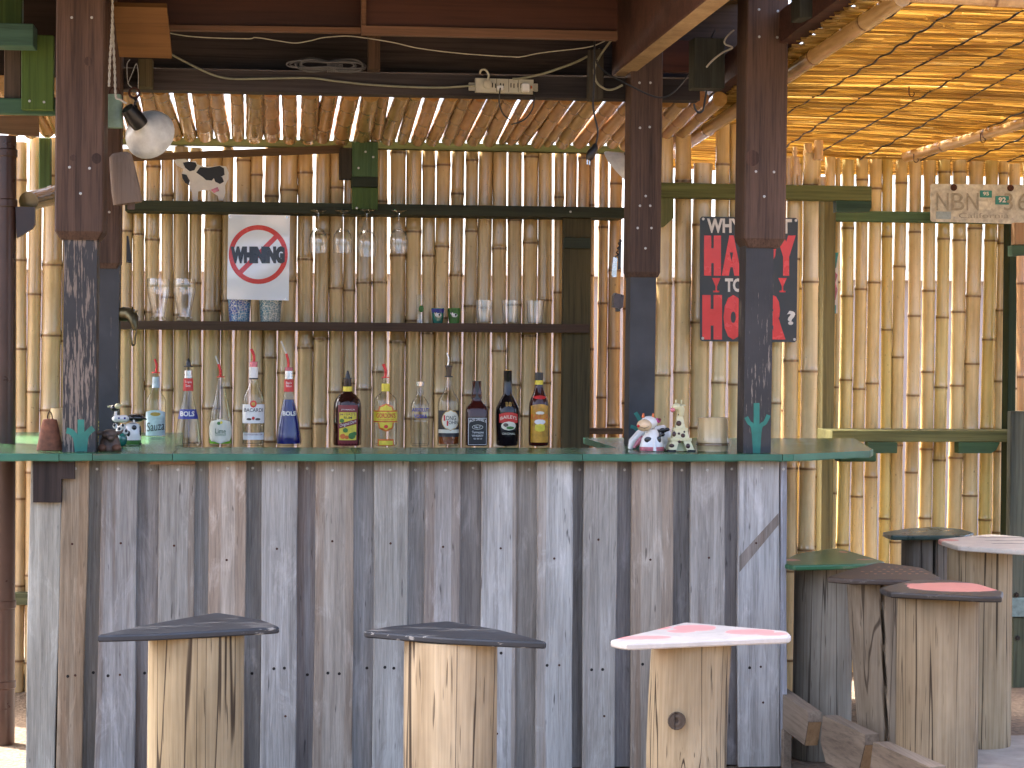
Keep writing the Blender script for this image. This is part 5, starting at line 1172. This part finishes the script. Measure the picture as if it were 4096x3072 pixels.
# cow cutout on the upper shelf
Z1 = lambda pts: [(x/2.16, y/2.16) for x, y in pts]
t = thing('cow_cutout', 'flat painted wooden cow standing on the upper shelf', 'cow cutout', P(800, 800, 9.0)); YK = 8.99
cow = Z1([(1500,1385),(1545,1368),(1600,1372),(1640,1398),(1690,1388),(1702,1418),(1760,1437),(1830,1442),(1900,1430),(1955,1440),(1975,1490),(1972,1545),(1945,1600),(1946,1665),(1928,1732),(1890,1732),(1880,1690),(1850,1672),(1815,1642),(1760,1642),(1712,1655),(1706,1736),(1668,1736),(1658,1660),(1632,1600),(1640,1570),(1590,1545),(1570,1500),(1588,1460),(1530,1430)])
part('body', ppoly(cow, YK, .012), M['labelw'], t); mb = MB()
for pl in ([(1580,1405),(1640,1395),(1690,1405),(1700,1430),(1680,1470),(1640,1480),(1600,1450)], [(1695,1490),(1730,1445),(1800,1450),(1900,1432),(1935,1455),(1940,1510),(1905,1530),(1860,1525),(1830,1560),(1780,1555),(1745,1525)], [(1840,1520),(1920,1530),(1935,1570),(1900,1590),(1860,1570)], [(1570,1500),(1610,1510),(1640,1560),(1632,1600),(1600,1580),(1575,1540)]):
    ppoly(Z1(pl), YK-.0015, .0012, mb)
part('patch', mb, M['labelk'], t); part('udder', ppoly(Z1([(1822,1640),(1880,1615),(1895,1650),(1860,1660),(1850,1668)]), YK-.002, .0015), M['cerpink'], t)
# ================================================================== lamp, ropes, bells at the left post
YLm = 7.52
sock, neck, rim = P(531,452,YLm), P(562,500,YLm+.01), P(606,542,YLm+.055)
ax = (rim-neck).normalized()
def frame(ax):
    u = ax.cross(Vector((0,0,1))).normalized(); return u, ax.cross(u).normalized()
def conelathe(prof, o, ax, n=28):
    u, v = frame(ax); vs = [o + ax*s + (u*math.cos(2*math.pi*k/n) + v*math.sin(2*math.pi*k/n))*r for s, r in prof for k in range(n)]; m = len(prof)
    return MB().add(vs, [(i*n+(k+1) % n, i*n+k, (i+1)*n+k, (i+1)*n+(k+1) % n) for i in range(m-1) for k in range(n)])
ax = (Vector((ax.x, 0, ax.z)).normalized()*.45 + Vector((0,.89,0))).normalized()
t = thing('clamp_lamp', 'white enamel reflector lamp hanging on a string beside the left post', 'lamp', P(600, 630, YLm))
o0 = neck; sh_ = conelathe([(-.012,.022),(.0,.026),(.02,.038),(.05,.078),(.075,.095),(.088,.099),(.092,.100),(.088,.0975),(.075,.093),(.05,.076),(.02,.036),(.0,.024)], o0, ax)
part('shade', sh_, M['lampwhite'], t, smooth=True)
axs_ = (P(512,436,YLm-.03) - o0).normalized()
part('socket', conelathe([(.085,.004),(.085,.024),(.06,.030),(.03,.034),(.0,.032),(-.004,.004)], o0, axs_, 18), M['blackp'], t, smooth=True)
part('bulb', MB().ell(o0 + ax*.05, (.026,.026,.03), 12, 8), M['white'], t, smooth=True)
rg = P(537,372,YLm); part('hook_ring', MB().tube([rg + Vector((.019*math.cos(a_), 0, .019*math.sin(a_))) for a_ in [i*math.pi*2/20 for i in range(21)]], .0042, 8), M['rust'], t, smooth=True)
part('hanger', MB().tube(ppath([(535,391),(545,402),(540,418),(548,430)], YLm), .0055, 8), M['darkmetal'], t, smooth=True)
part('string', MB().tube(ppath([(530,352),(512,330),(508,260),(520,238)], YLm), .0015, 6), M['rope'], t); part('string', MB().tube(ppath([(511,335),(530,290),(546,255),(553,300),(552,370)], YLm), .0015, 6), M['rope'], t)
def cord(name, label, cat, pts, Y, r, mat, group=None, k=7, n=7):
    return solo(name, MB().tube(ppath(pts, Y, k), r, n), mat, label, cat, group, smooth=True)
def twist(pts, Y, r, label):
    pa = ppath(pts, Y, 14); mb = MB()
    for s in (0, math.pi): mb.tube([p + Vector((math.cos(i*.9+s)*r*.55, math.sin(i*.9+s)*r*.55, 0)) for i, p in enumerate(pa)], r*.62, 6)
    return solo('rope', mb, M['rope'], label, 'rope', 'white ropes on the left front post', smooth=True)
twist([(449,-60),(450,60),(446,140),(440,240),(436,345)], 7.255, .0045, 'straight white rope along the edge of the left front post')
twist([(450,60),(454,180),(459,290),(463,384),(480,398),(503,413)], 7.27, .0045, 'white rope ending at the black lamp socket')
t = thing('cowbell', 'pale green enamel bell hanging behind the left front post', 'bell', P(462, 515, 7.5)); c = P(458, 512, 7.52); sc = depth(c)/FPX
part('body', MB().lathe([(33*sc,0),(34*sc,.004),(31*sc,.06),(29*sc,.118),(26*sc,.126),(10*sc,.128),(9*sc,.122),(24*sc,.116),(30*sc,.02),(31*sc,.001)], c, 20, 3, .7, False, False), M['mint'], t, smooth=True); part('loop', MB().tube([c + Vector((.02*math.cos(a_),0,.125+.03*math.sin(a_))) for a_ in [i*math.pi/8 for i in range(9)]], .003, 6), M['rust'], t)
t = thing('wooden_bell', 'grey carved wooden bell tied to the left rear post', 'bell', P(500, 825, 7.55)); c = P(512, 815, 7.58); sc = depth(c)/FPX
mb = MB().lathe([(56*sc,0),(58*sc,.004),(57*sc,.05),(50*sc,.14),(44*sc,.185),(30*sc,.196),(10*sc,.197),(8*sc,.18),(38*sc,.17),(46*sc,.1),(52*sc,.01),(53*sc,.001)], (0,0,0), 24, 2.6, .7, False, False); Mx = Matrix.Rotation(R(-9), 3, 'Y')
mb.v = [Mx @ v + c for v in mb.v]; part('body', mb, M['clay'], t, smooth=True); part('clapper', MB().bevbox((c.x-.002, c.y-.008, c.z-.022), (c.x+.026, c.y+.008, c.z+.09), .003), M['clay'], t, color=(.6,.55,.55))
# corkscrew handles and hooks
t = thing('bottle_opener', 'black handled opener hanging on the left rear post', 'opener', P(517, 1050, 7.75)); part('handle', ppoly([(506,942),(513,944),(527,1040),(527,1050),(505,1050)], 7.72, .018), M['blackp'], t); part('ferrule', pbox(508, 1040, 525, 1051, 7.716, .02, .002), M['darkmetal'], t)
t = thing('bull_head_hook', 'bronze bull head hook on the left rear post above the glasses', 'hook', P(515, 1384, 7.8)); c = P(502, 1258, 7.85); sc = depth(c)/FPX
mb = MB().tube([P(478,1258,7.86), P(500,1256,7.84), P(522,1258,7.82), P(532,1272,7.80), P(537,1298,7.79), P(541,1318,7.785)], [.026,.029,.027,.022,.015,.008], 14); part('head', mb, M['bronze'], t, smooth=True)
part('horn', MB().tube([P(524,1244,7.82),P(530,1232,7.81),P(528,1226,7.8)], [.006,.004,.001], 8), M['bronze'], t, smooth=True); part('horn', MB().tube([P(534,1254,7.80),P(546,1246,7.79),P(550,1242,7.78)], [.006,.004,.001], 8), M['bronze'], t, smooth=True)
part('ring', MB().tube(ppath([(540,1308),(546,1325),(541,1352),(539,1375),(530,1380),(527,1366),(522,1330),(530,1312)], 7.79), .0038, 8), M['bronze'], t, smooth=True)
t = thing('corkscrew', 'steel and black corkscrew hanging on the right rear post', 'corkscrew', P(2460, 1110, 7.78))
part('handle', ppoly([(2453,1028),(2470,1032),(2466,1108),(2452,1109),(2447,1100)], 7.74, .012), M['silver'], t); hp = [P(2482 - 18*u + 4*math.sin(u*26), 960 + 75*u, 7.745 + .004*math.cos(u*26)) for u in [i/60 for i in range(61)]]
part('worm', MB().tube(hp, .003, 6), M['darkmetal'], t, smooth=True); part('lever', ppoly([(2478,958),(2486,956),(2483,1075),(2472,1078)], 7.755, .01), M['blackp'], t)
t = thing('wall_opener', 'small dark bottle opener box screwed to the right rear post', 'opener', P(2475, 1245, 7.8)); part('body', ppoly([(2462,1171),(2496,1180),(2494,1228),(2482,1236),(2454,1228),(2456,1182)], 7.77, .05), M['darkmetal'], t, color=(1.3,1.1,1.1)); part('lip', pbox(2466, 1229, 2482, 1246, 7.775, .03, .002), M['darkmetal'], t)
t = thing('clamp_lamp', 'lamp dish seen edge on behind the right rear post', 'lamp', P(2500, 704, 8.2)); c = P(2512, 632, 8.2)
part('shade', conelathe([(0,.03),(.03,.06),(.055,.083),(.06,.085),(.055,.081),(.03,.058),(.002,.03)], c, Vector((-.55,.3,-.5)).normalized()), M['lampwhite'], t, smooth=True); part('socket', conelathe([(-.07,.003),(-.07,.02),(0,.028),(.002,.003)], c, Vector((-.55,.3,-.5)).normalized(), 14), M['blackp'], t, smooth=True)
# ================================================================== power strip and cables
YT = YR + .105
t = thing('power_strip', 'cream multi socket power strip on the dark beam', 'power strip', P(2015, 370, YT))
part('body', pbar((1902,312), (2134,319), 56, YT-.015, .028), M['cream'], t); part('end_tab', pbox(1875, 330, 1902, 362, YT, .012, .002), M['cream'], t, color=(.8,.8,.8)); part('end_tab', pbox(2134, 334, 2152, 366, YT, .012, .002), M['cream'], t, color=(.8,.8,.8))
for xx in (1976, 2008, 2050, 2078):
    for dx, dy in ((-6,0),(6,2)): part('slot', pbox(xx+dx-2, 332+dy, xx+dx+2, 350+dy, YT-.0158, .003, .0003), M['dark'], t)
for xx in (1986, 2034, 2072): part('seam', pbar((xx,314), (xx+2,314), 54, YT-.0154, .002), M['dark'], t, color=(6,6,5))
c = P(1948, 338, YT-.016); mb = MB().lathe([(.0165,0),(.018,.003),(.018,.014),(.012,.017)], (0,0,0), 18); part('round_plug', MB().add([Vector((c.x+v.x, c.y-v.z, c.z+v.y)) for v in mb.v], [f[::-1] for f in mb.f]), M['cream'], t, smooth=True)
part('plug_cord', MB().tube(ppath([(1950,322,YT-.02),(1955,300,YT-.03),(1942,280,YT-.03),(1926,280,YT-.03),(1920,292,YT-.01)], YT), .0042, 8), M['cream'], t, smooth=True)
part('small_plug', pbox(1989, 341, 2015, 360, YT-.03, .016, .003), M['white'], t); part('square_plug', pbox(2088, 331, 2121, 366, YT-.045, .032, .004), M['white'], t); part('switch', pbox(2123, 343, 2129, 354, YT-.02, .006, .001), M['orange'], t)
part('plug_cord', MB().tube(ppath([(2001,352,YT-.03),(1998,380,YT-.04),(1997,415,YT-.03),(2012,455,YT-.02),(2040,480,YT)], YT), .003, 7), M['blackp'], t, smooth=True); part('plug_cord', MB().tube(ppath([(2133,366,YT-.02),(2137,395,YT-.03),(2128,440,YT-.02),(2095,480,YT),(2045,498,YT)], YT), .003, 7), M['blackp'], t, smooth=True)
YQ = YR + .11
cord('cable', 'thin white wire sagging along the ceiling boards', 'cable', [(640,120),(676,132),(787,148),(986,155),(1024,150),(1110,163),(1181,172),(1240,163),(1297,150),(1385,144),(1468,153),(1577,171),(1681,194),(1857,215),(2048,227),(2090,226),(2168,211),(2344,190),(2409,169),(2440,150)], YR-.02, .0022, M['wirew'])
cord('cable', 'thick cream cable along the dark beam to the left of the power strip', 'cable', [(660,200),(687,218),(770,262),(856,301),(930,315),(1024,315),(1232,312),(1340,324),(1468,338),(1620,347),(1765,350),(1880,343),(1902,342)], YQ-.01, .0044, M['creamcord'])
cord('cable', 'thick cream cable rising from the power strip to the right', 'cable', [(2050,316),(2090,312),(2160,298),(2224,278),(2300,250),(2356,222),(2400,196)], YQ-.02, .0050, M['creamcord'])
cord('cable', 'looped cream cable left of the beam that runs towards the viewer', 'cable', [(2446,160),(2425,188),(2404,218),(2385,252),(2377,282),(2380,310),(2390,333),(2410,350),(2432,359),(2460,355),(2490,340)], YR-.03, .0045, M['creamcord'])
t = thing('hanging_plug', 'black cord with a plug dangling in front of the bamboo roof', 'cord', P(2365, 660, 7.6)); part('cord', MB().tube(ppath([(2400,40),(2392,75),(2379,106),(2378,215),(2377,324),(2373,431),(2391,523),(2383,579)], 7.6), .0038, 8), M['blackp'], t, smooth=True)
part('plug', MB().tube([P(2382,574,7.6),P(2380,590,7.6),P(2366,612,7.6),P(2358,632,7.6),P(2354,640,7.6)], [.006,.014,.018,.016,.010], 12), M['blackp'], t, smooth=True); part('prong', pbox(2347,638,2352,658,7.598,.004,.0005), M['silver'], t); part('prong', pbox(2356,640,2361,660,7.598,.004,.0005), M['silver'], t)
cord('cable', 'black cable draped in front of the right rear post', 'cable', [(2388,240),(2391,259),(2432,296),(2511,338),(2604,382),(2664,387),(2719,343),(2775,264),(2835,171),(2860,120)], 7.66, .0036, M['blackp'])
cord('cable', 'loose white cable beside the right front post', 'cable', [(2935,120),(2905,150),(2900,175),(2930,190),(2900,205),(2870,225),(2844,248),(2826,269)], 7.5, .0036, M['wirew'])
cord('cable', 'short black loop of cable under the green stub', 'cable', [(2826,360),(2820,400),(2812,440),(2795,450),(2780,435),(2776,415)], 7.5, .0042, M['blackp'])
t = thing('cable_coil', 'coiled grey cable bundle lying on the dark beam', 'cable coil', P(1320, 290, YQ)); mb = MB()
for k in range(9):
    a, b_ = random.uniform(.10,.155), random.uniform(.02,.046); jx = random.uniform(-.012,.012); c = P(1320, 262, YQ-.02)
    pts = [c + Vector((jx + (a if math.cos(u) > 0 else a*1.08)*math.cos(u), .012*math.sin(u*2+k) - .004*k*.5, b_*math.sin(u)*(.35 + .65*abs(math.cos(u))))) for u in [i*2*math.pi/36 for i in range(37)]]
    mb.tube(pts, .0034, 6)
part('loops', mb, M['greycord'], t, smooth=True); mb = MB()
for k in range(8):
    c = P(1312+k*8, 268, YQ-.02); mb.tube([c + Vector((0, .018*math.cos(u), .019*math.sin(u))) for u in [i*2*math.pi/14 for i in range(15)]], .0034, 6)
part('wrap', mb, M['greycord'], t, smooth=True)
# rain pipe at the far left
t = thing('downspout', 'brown rain pipe running down the left picture edge', 'downspout', G(20, 3000, 0)); c = P(18, 1500, 7.95); sc = depth(c)/FPX; r = 44*sc
zt = P(18, 545, 7.95).z; part('pipe', MB().lathe([(r,0),(r,zt)], (c.x, 7.95, 0), 24), M['pipe'], t, smooth=True)
for py in (612, 812, 2415, 2735): z = P(18, py, 7.95).z; part('collar', MB().lathe([(r*1.0,-.018),(r*1.1,-.014),(r*1.1,.012),(r,.016)], (c.x,7.95,z), 24, cap0=False, cap1=False), M['pipe'], t, smooth=True)
part('bracket', ppoly([(62,826),(139,828),(139,898),(128,915),(66,952)], 7.93, .03), M['pipe'], t, color=(.5,.5,.6))

# ================================================================== things standing on the counter
def cz(px, py): g = G(px, py, ZC); return g
t_y = cz(200, 1801).y
t = thing('cowbell', 'rusty iron cowbell standing at the left end of the counter', 'bell', (P(200,1801,t_y).x, t_y, ZC)); c = Vector((P(199,1801,t_y).x, t_y, ZC+.001)); sc = depth(c)/FPX
part('body', MB().lathe([(52*sc,0),(52*sc,.003),(45*sc,.035),(37*sc,.075),(30*sc,.105),(26*sc,.114),(10*sc,.117)], c, 20, 3.2, .62), M['rustbell'], t, smooth=True)
part('loop', MB().tube([c + Vector((.009*math.cos(a_),0,.115+.028*math.sin(a_))) for a_ in [i*math.pi/8 for i in range(9)]], .0025, 6), M['rust'], t, smooth=True)
def tubecup(label, px, half, ytop, ybase, Y, node, col):
    c = P(px, ybase, Y); sc = depth(c)/FPX; H = (ybase-ytop)*sc
    mb = bamboo((c.x, Y, ZC+.001), (c.x, Y, ZC+H), half*sc, first=node*H, gap=5, n=24, open_end=H*.6, taper=1.0, wob=0); solo('bamboo_cup', mb, M['bamboo'], label, 'bamboo cup', color=col)
tubecup('pale bamboo cup half hidden behind the rusty bell', 232, 30, 1633, 1797, 7.50, .15, (1.3,1.3,1.2))
tubecup('wide pale bamboo cup on the counter beside the right front post', 2851, 62, 1674, 1809, 7.42, .2, (1.05,1.1,1.1))
# carved bull
yy = cz(442, 1803).y; c = Vector((P(440,1803,yy).x, yy, ZC)); s = depth(c)/FPX
t = thing('bull_figurine', 'small dark carved wooden bull beside the left front post', 'figurine', c)
part('body', MB().lathe([(44*s,.001),(46*s,.006),(42*s,.02),(36*s,.045),(26*s,.062),(12*s,.068)], c, 20, 2.4, .7), M['cerbrown'], t, smooth=True, color=(1.3,1.15,1.05))
mb = MB().ell(c + Vector((0,-.02,.062)), (32*s,.028,.020), 14, 10).ell(c + Vector((.006,-.04,.05)), (.016,.018,.013), 12, 8); part('head', mb, M['cerbrown'], t, smooth=True)
part('horn', MB().tube([c+Vector((-.022,-.02,.066)), c+Vector((-.042,-.022,.068)), c+Vector((-.05,-.024,.078))], [.008,.006,.002], 8), M['cerbrown'], t, smooth=True, color=(1.6,1.7,1.6)); part('horn', MB().tube([c+Vector((.026,-.02,.066)), c+Vector((.042,-.022,.070)), c+Vector((.05,-.024,.080))], [.008,.006,.002], 8), M['cerbrown'], t, smooth=True)
part('leg', MB().ell(c+Vector((-.026,-.028,.012)), (.016,.018,.014), 10, 6), M['rustbell'], t, smooth=True, color=(.8,.9,.9)); part('leg', MB().ell(c+Vector((.026,-.028,.012)), (.018,.018,.014), 10, 6), M['rustbell'], t, smooth=True, color=(.8,.9,.9))
# white cow with black hat-like head
yy = cz(532, 1780).y; c = Vector((P(530,1780,yy).x, yy, ZC)); s = depth(c)/FPX
t = thing('cow_figurine', 'white ceramic cow with black patches behind the carved bull', 'figurine', c)
part('body', MB().lathe([(31*s,.001),(33*s,.006),(34*s,.03),(32*s,.065),(26*s,.083),(10*s,.09)], c, 22, 2.4, .8), M['ceramic'], t, smooth=True); part('grass', MB().lathe([(31.6*s,.002),(33.6*s,.008),(33.8*s,.02)], c, 22, 2.4, .82, False, False), M['green'], t, smooth=True)
part('head', MB().ell(c + Vector((.012,-.012,.108)), (.034,.026,.017), 14, 10), M['cerblack'], t, smooth=True); part('muzzle', MB().ell(c + Vector((-.035,-.03,.104)), (.024,.018,.016), 12, 8), M['ceramic'], t, smooth=True)
part('ear', MB().tube([c+Vector((.036,-.012,.108)), c+Vector((.056,-.012,.102))], [.008,.002], 8), M['cerblack'], t, smooth=True); part('horn', MB().tube([c+Vector((.006,-.03,.112)), c+Vector((.008,-.032,.09))], [.005,.004], 8), M['ceramic'], t, smooth=True)
for dx, dz, rx, rz in ((.008,.07,.010,.010),(.030,.055,.005,.022),(.030,.006,.007,.005),(-.014,.046,.008,.012)): part('patch', MB().ell(c + Vector((dx, -.8*math.sqrt(max(1e-6, (33*s)**2-dx*dx))-.0, dz)), (rx,.005,rz), 10, 6), M['cerblack'], t, smooth=True)
# small cow on a teal ball
yy = cz(488, 1787).y; c = Vector((P(488,1787,yy).x, yy, ZC)); s = depth(c)/FPX
t = thing('cow_figurine', 'little cow holding a teal pot between the carved bull and white cow', 'figurine', c)
part('pot', MB().ell(c+Vector((0,0,.028)), (.020,.020,.028), 16, 10), M['tealglaze'], t, smooth=True); part('body', MB().ell(c+Vector((-.004,.008,.062)), (.022,.016,.022), 12, 8), M['ceramic'], t, smooth=True)
mb = MB().tube([c+Vector((-.036,-.012,.108)), c+Vector((-.028,-.014,.109)), c+Vector((.018,-.014,.110)), c+Vector((.026,-.012,.110))], [.006,.014,.014,.006], 12); part('muzzle', mb, M['ceramic'], t, smooth=True)
for dx in (-.010, .012): part('nostril', MB().ell(c+Vector((dx,-.0275,.112)), (.0042,.002,.0042), 8, 6), M['blue'], t, smooth=True)
part('neck', MB().tube([c+Vector((-.026,0,.115)), c+Vector((-.024,0,.142))], .006, 8), M['ceramic'], t, smooth=True); part('head', MB().ell(c+Vector((-.028,-.004,.150)), (.018,.014,.013), 12, 8), M['cerblack'], t, smooth=True); part('snout', MB().ell(c+Vector((-.016,-.014,.158)), (.012,.010,.011), 12, 8), M['giraffe'], t, smooth=True)
part('ear', MB().tube([c+Vector((-.04,0,.156)), c+Vector((-.056,0,.155))], [.005,.003], 8), M['giraffe'], t, smooth=True); part('ear', MB().tube([c+Vector((-.006,-.01,.163)), c+Vector((.004,-.01,.165))], [.004,.003], 8), M['giraffe'], t, smooth=True)
for dx, dz in ((-.028,.084),(-.010,.070),(.004,.084),(.016,.062),(-.016,.050)): part('patch', MB().ell(c+Vector((dx,-.010,dz)), (.006,.005,.007), 8, 6), M['cerblack'], t, smooth=True); part('leg', MB().ell(c+Vector((dx*.9,-.006,dz-.004)), (.010,.007,.011), 8, 6), M['ceramic'], t, smooth=True)
# painted stick
yy = cz(388,1797).y; c0, c1 = P(388,1797,yy), P(389,1612,yy); t = thing('painted_stick', 'thin yellow banded stick leaning at the left front post', 'stick', (c0.x, yy, ZC)); part('stick', MB().tube([(c0.x,yy,ZC+.001),(c1.x,yy+.02,c1.z)], .0045, 8), M['brownz'], t, smooth=True)
for k in range(7): z = ZC + .015 + k*.014; part('band', MB().lathe([(.0051,0),(.0051,.007)], (c0.x+.0002*k, yy+.0018*k, z), 8), M['yellow'], t, smooth=True)
# smiling cow at the right
yy = cz(2607, 1805).y; c = Vector((P(2607,1805,yy).x, yy, ZC)); s = depth(c)/FPX
t = thing('cow_figurine', 'smiling white cow figurine with pink feet and orange horns', 'figurine', c)
part('body', MB().lathe([(48*s,.001),(50*s,.006),(48*s,.025),(40*s,.05),(28*s,.07),(20*s,.085)], c, 24, 2.2, .8), M['ceramic'], t, smooth=True); part('feet', MB().lathe([(48.5*s,.002),(50.6*s,.007),(49.4*s,.018)], c, 24, 2.2, .82, False, False), M['cerpink'], t, smooth=True)
h = c + Vector((-.025,-.012,.105)); part('head', MB().ell(h+Vector((.012,.006,.006)), (.034,.030,.026), 16, 10), M['ceramic'], t, smooth=True); part('muzzle', MB().ell(h+Vector((-.010,-.014,-.004)), (.030,.026,.024), 16, 10), M['cercream'], t, smooth=True)
part('nose', MB().ell(h+Vector((-.036,-.03,-.006)), (.006,.005,.006), 8, 6), M['redp'], t, smooth=True); part('smile', MB().tube([h+Vector((-.030,-.034,-.010)), h+Vector((-.014,-.040,-.014)), h+Vector((.004,-.036,-.008))], .001, 5), M['ink'], t)
for dx in (-.012, .026): part('horn', MB().tube([h+Vector((dx,0,.026)), h+Vector((dx+.001,0,.042))], [.006,.003], 8), M['orange'], t, smooth=True)
part('ear', MB().ell(h+Vector((.044,-.002,.014)), (.013,.006,.010), 10, 6), M['cerpink'], t, smooth=True, color=(.8,.4,1.2)); part('ear_tip', MB().ell(h+Vector((.050,-.004,.018)), (.008,.006,.006), 8, 6), M['labeldr'], t, smooth=True)
for dx, dz, rx, rz in ((-.020,.046,.016,.011),(.022,.046,.010,.013),(.028,.062,.006,.008)): part('patch', MB().ell(c+Vector((dx, -.8*math.sqrt(max(1e-6,(42*s)**2-dx*dx)), dz)), (rx,.004,rz), 12, 6), M['cerblack'], t, smooth=True)
part('leg', MB().tube([c+Vector((.004,-.040,.002)), c+Vector((.004,-.036,.03)), c+Vector((.003,-.028,.05))], [.007,.006,.004], 8), M['ceramic'], t, smooth=True)
# lying cow behind it
yy = cz(2600, 1797).y; c = Vector((P(2595,1797,yy).x, yy, ZC)); t = thing('cow_figurine', 'white and pink reclining cow behind the smiling cow', 'figurine', c)
part('body', MB().tube([P(2668,1770,yy), P(2655,1745,yy), P(2640,1728,yy), P(2615,1722,yy)], [.020,.034,.034,.018], 14), M['ceramic'], t, smooth=True); part('leg', MB().tube([P(2520,1796,yy), P(2530,1768,yy), P(2560,1735,yy), P(2580,1720,yy)], [.010,.017,.018,.014], 12), M['ceramic'], t, smooth=True)
part('belly', MB().tube([P(2535,1792,yy-.012), P(2555,1765,yy-.012), P(2572,1748,yy-.012)], [.005,.012,.010], 10), M['cerpink'], t, smooth=True); part('hind', MB().tube([P(2655,1790,yy), P(2668,1760,yy)], [.014,.02], 10), M['ceramic'], t, smooth=True)
for q, rx, rz in (((2632,1728),.008,.011),((2652,1722),.016,.010),((2668,1718),.012,.008),((2650,1738),.010,.008)): part('patch', MB().ell(P(q[0], q[1], yy-.032), (rx,.006,rz), 10, 6), M['cerblack'], t, smooth=True)
# tower giraffe
yy = cz(2718, 1806).y; c = Vector((P(2718,1806,yy).x, yy, ZC+.001)); s = depth(c)/FPX
t = thing('giraffe_figurine', 'pale yellow giraffe figurine shaped like a lattice tower', 'figurine', c)
def gz(py): return (1806-py)*s
def frst(y0, h0, y1, h1, d=.85):
    a = [(c.x+sx*h0*s, c.y+sy*h0*s*d, c.z+gz(y0)) for sx, sy in ((-1,-1),(1,-1),(1,1),(-1,1))]; b_ = [(c.x+sx*h1*s, c.y+sy*h1*s*d, c.z+gz(y1)) for sx, sy in ((-1,-1),(1,-1),(1,1),(-1,1))]
    return MB().quadbar(a, b_)
for sx in (-1, 1):
    for sy in (-1, 1):
        a = [(c.x+sx*x*s, c.y+sy*y_*s*.85, c.z) for x, y_ in ((24,24),(54,24),(54,54),(24,54))]; b_ = [(c.x+sx*x*s, c.y+sy*y_*s*.85, c.z+gz(1763)) for x, y_ in ((8,8),(38,8),(38,38),(8,38))]
        part('leg', MB().quadbar(a, b_), M['giraffe'], t); part('hoof', MB().box((c.x+sx*23*s, c.y+sy*23*s*.85, c.z-.0008), (c.x+sx*56*s, c.y+sy*56*s*.85, c.z+.008)), M['cerblack'], t)
part('arch_panel', frst(1804, 34, 1766, 20, .5), M['giraffe'], t, color=(.62,.7,.6)); part('platform', frst(1763, 42, 1752, 42), M['giraffe'], t); part('stage', frst(1752, 33, 1720, 26), M['giraffe'], t); part('platform', frst(1720, 28, 1712, 28), M['giraffe'], t); part('neck', frst(1712, 19, 1655, 9), M['giraffe'], t)
hx = Vector((c.x-.002, c.y-.004, c.z)); part('head', MB().tube([hx+Vector((.004,0,gz(1662))), hx+Vector((.004,-.004,gz(1640))), hx+Vector((-.006,-.008,gz(1625)))], [.013,.016,.017], 12).ell(hx+Vector((-.014,-.010,gz(1628))), (.018,.014,.014), 12, 8), M['giraffe'], t, smooth=True)
part('snout', MB().ell(hx+Vector((-.030,-.014,gz(1640))), (.010,.010,.009), 10, 8), M['cerpink'], t, smooth=True)
for dx in (-.016, .006): part('horn', MB().tube([hx+Vector((dx,-.002,gz(1614))), hx+Vector((dx+.001,-.002,gz(1600)))], [.003,.0036], 8), M['giraffe'], t, smooth=True)
part('ear', MB().ell(hx+Vector((.014,-.004,gz(1622))), (.009,.004,.004), 8, 6), M['giraffe'], t, smooth=True)
for px, py, rx, ry, dp in ((2678,1782,11,8,46),(2744,1784,9,11,46),(2710,1766,7,5,42),(2690,1736,8,11,31),(2726,1742,9,9,31),(2710,1734,5,5,30),(2732,1727,4,4,29),(2711,1694,11,11,17),(2708,1634,5,7,18),(2711,1658,4,5,13)):
    part('patch', MB().ell(Vector((c.x+(px-2718)*s, c.y-dp*s*.85, c.z+gz(py))), (rx*s, .0045, ry*s), 10, 6), M['girpatch'], t, smooth=True)
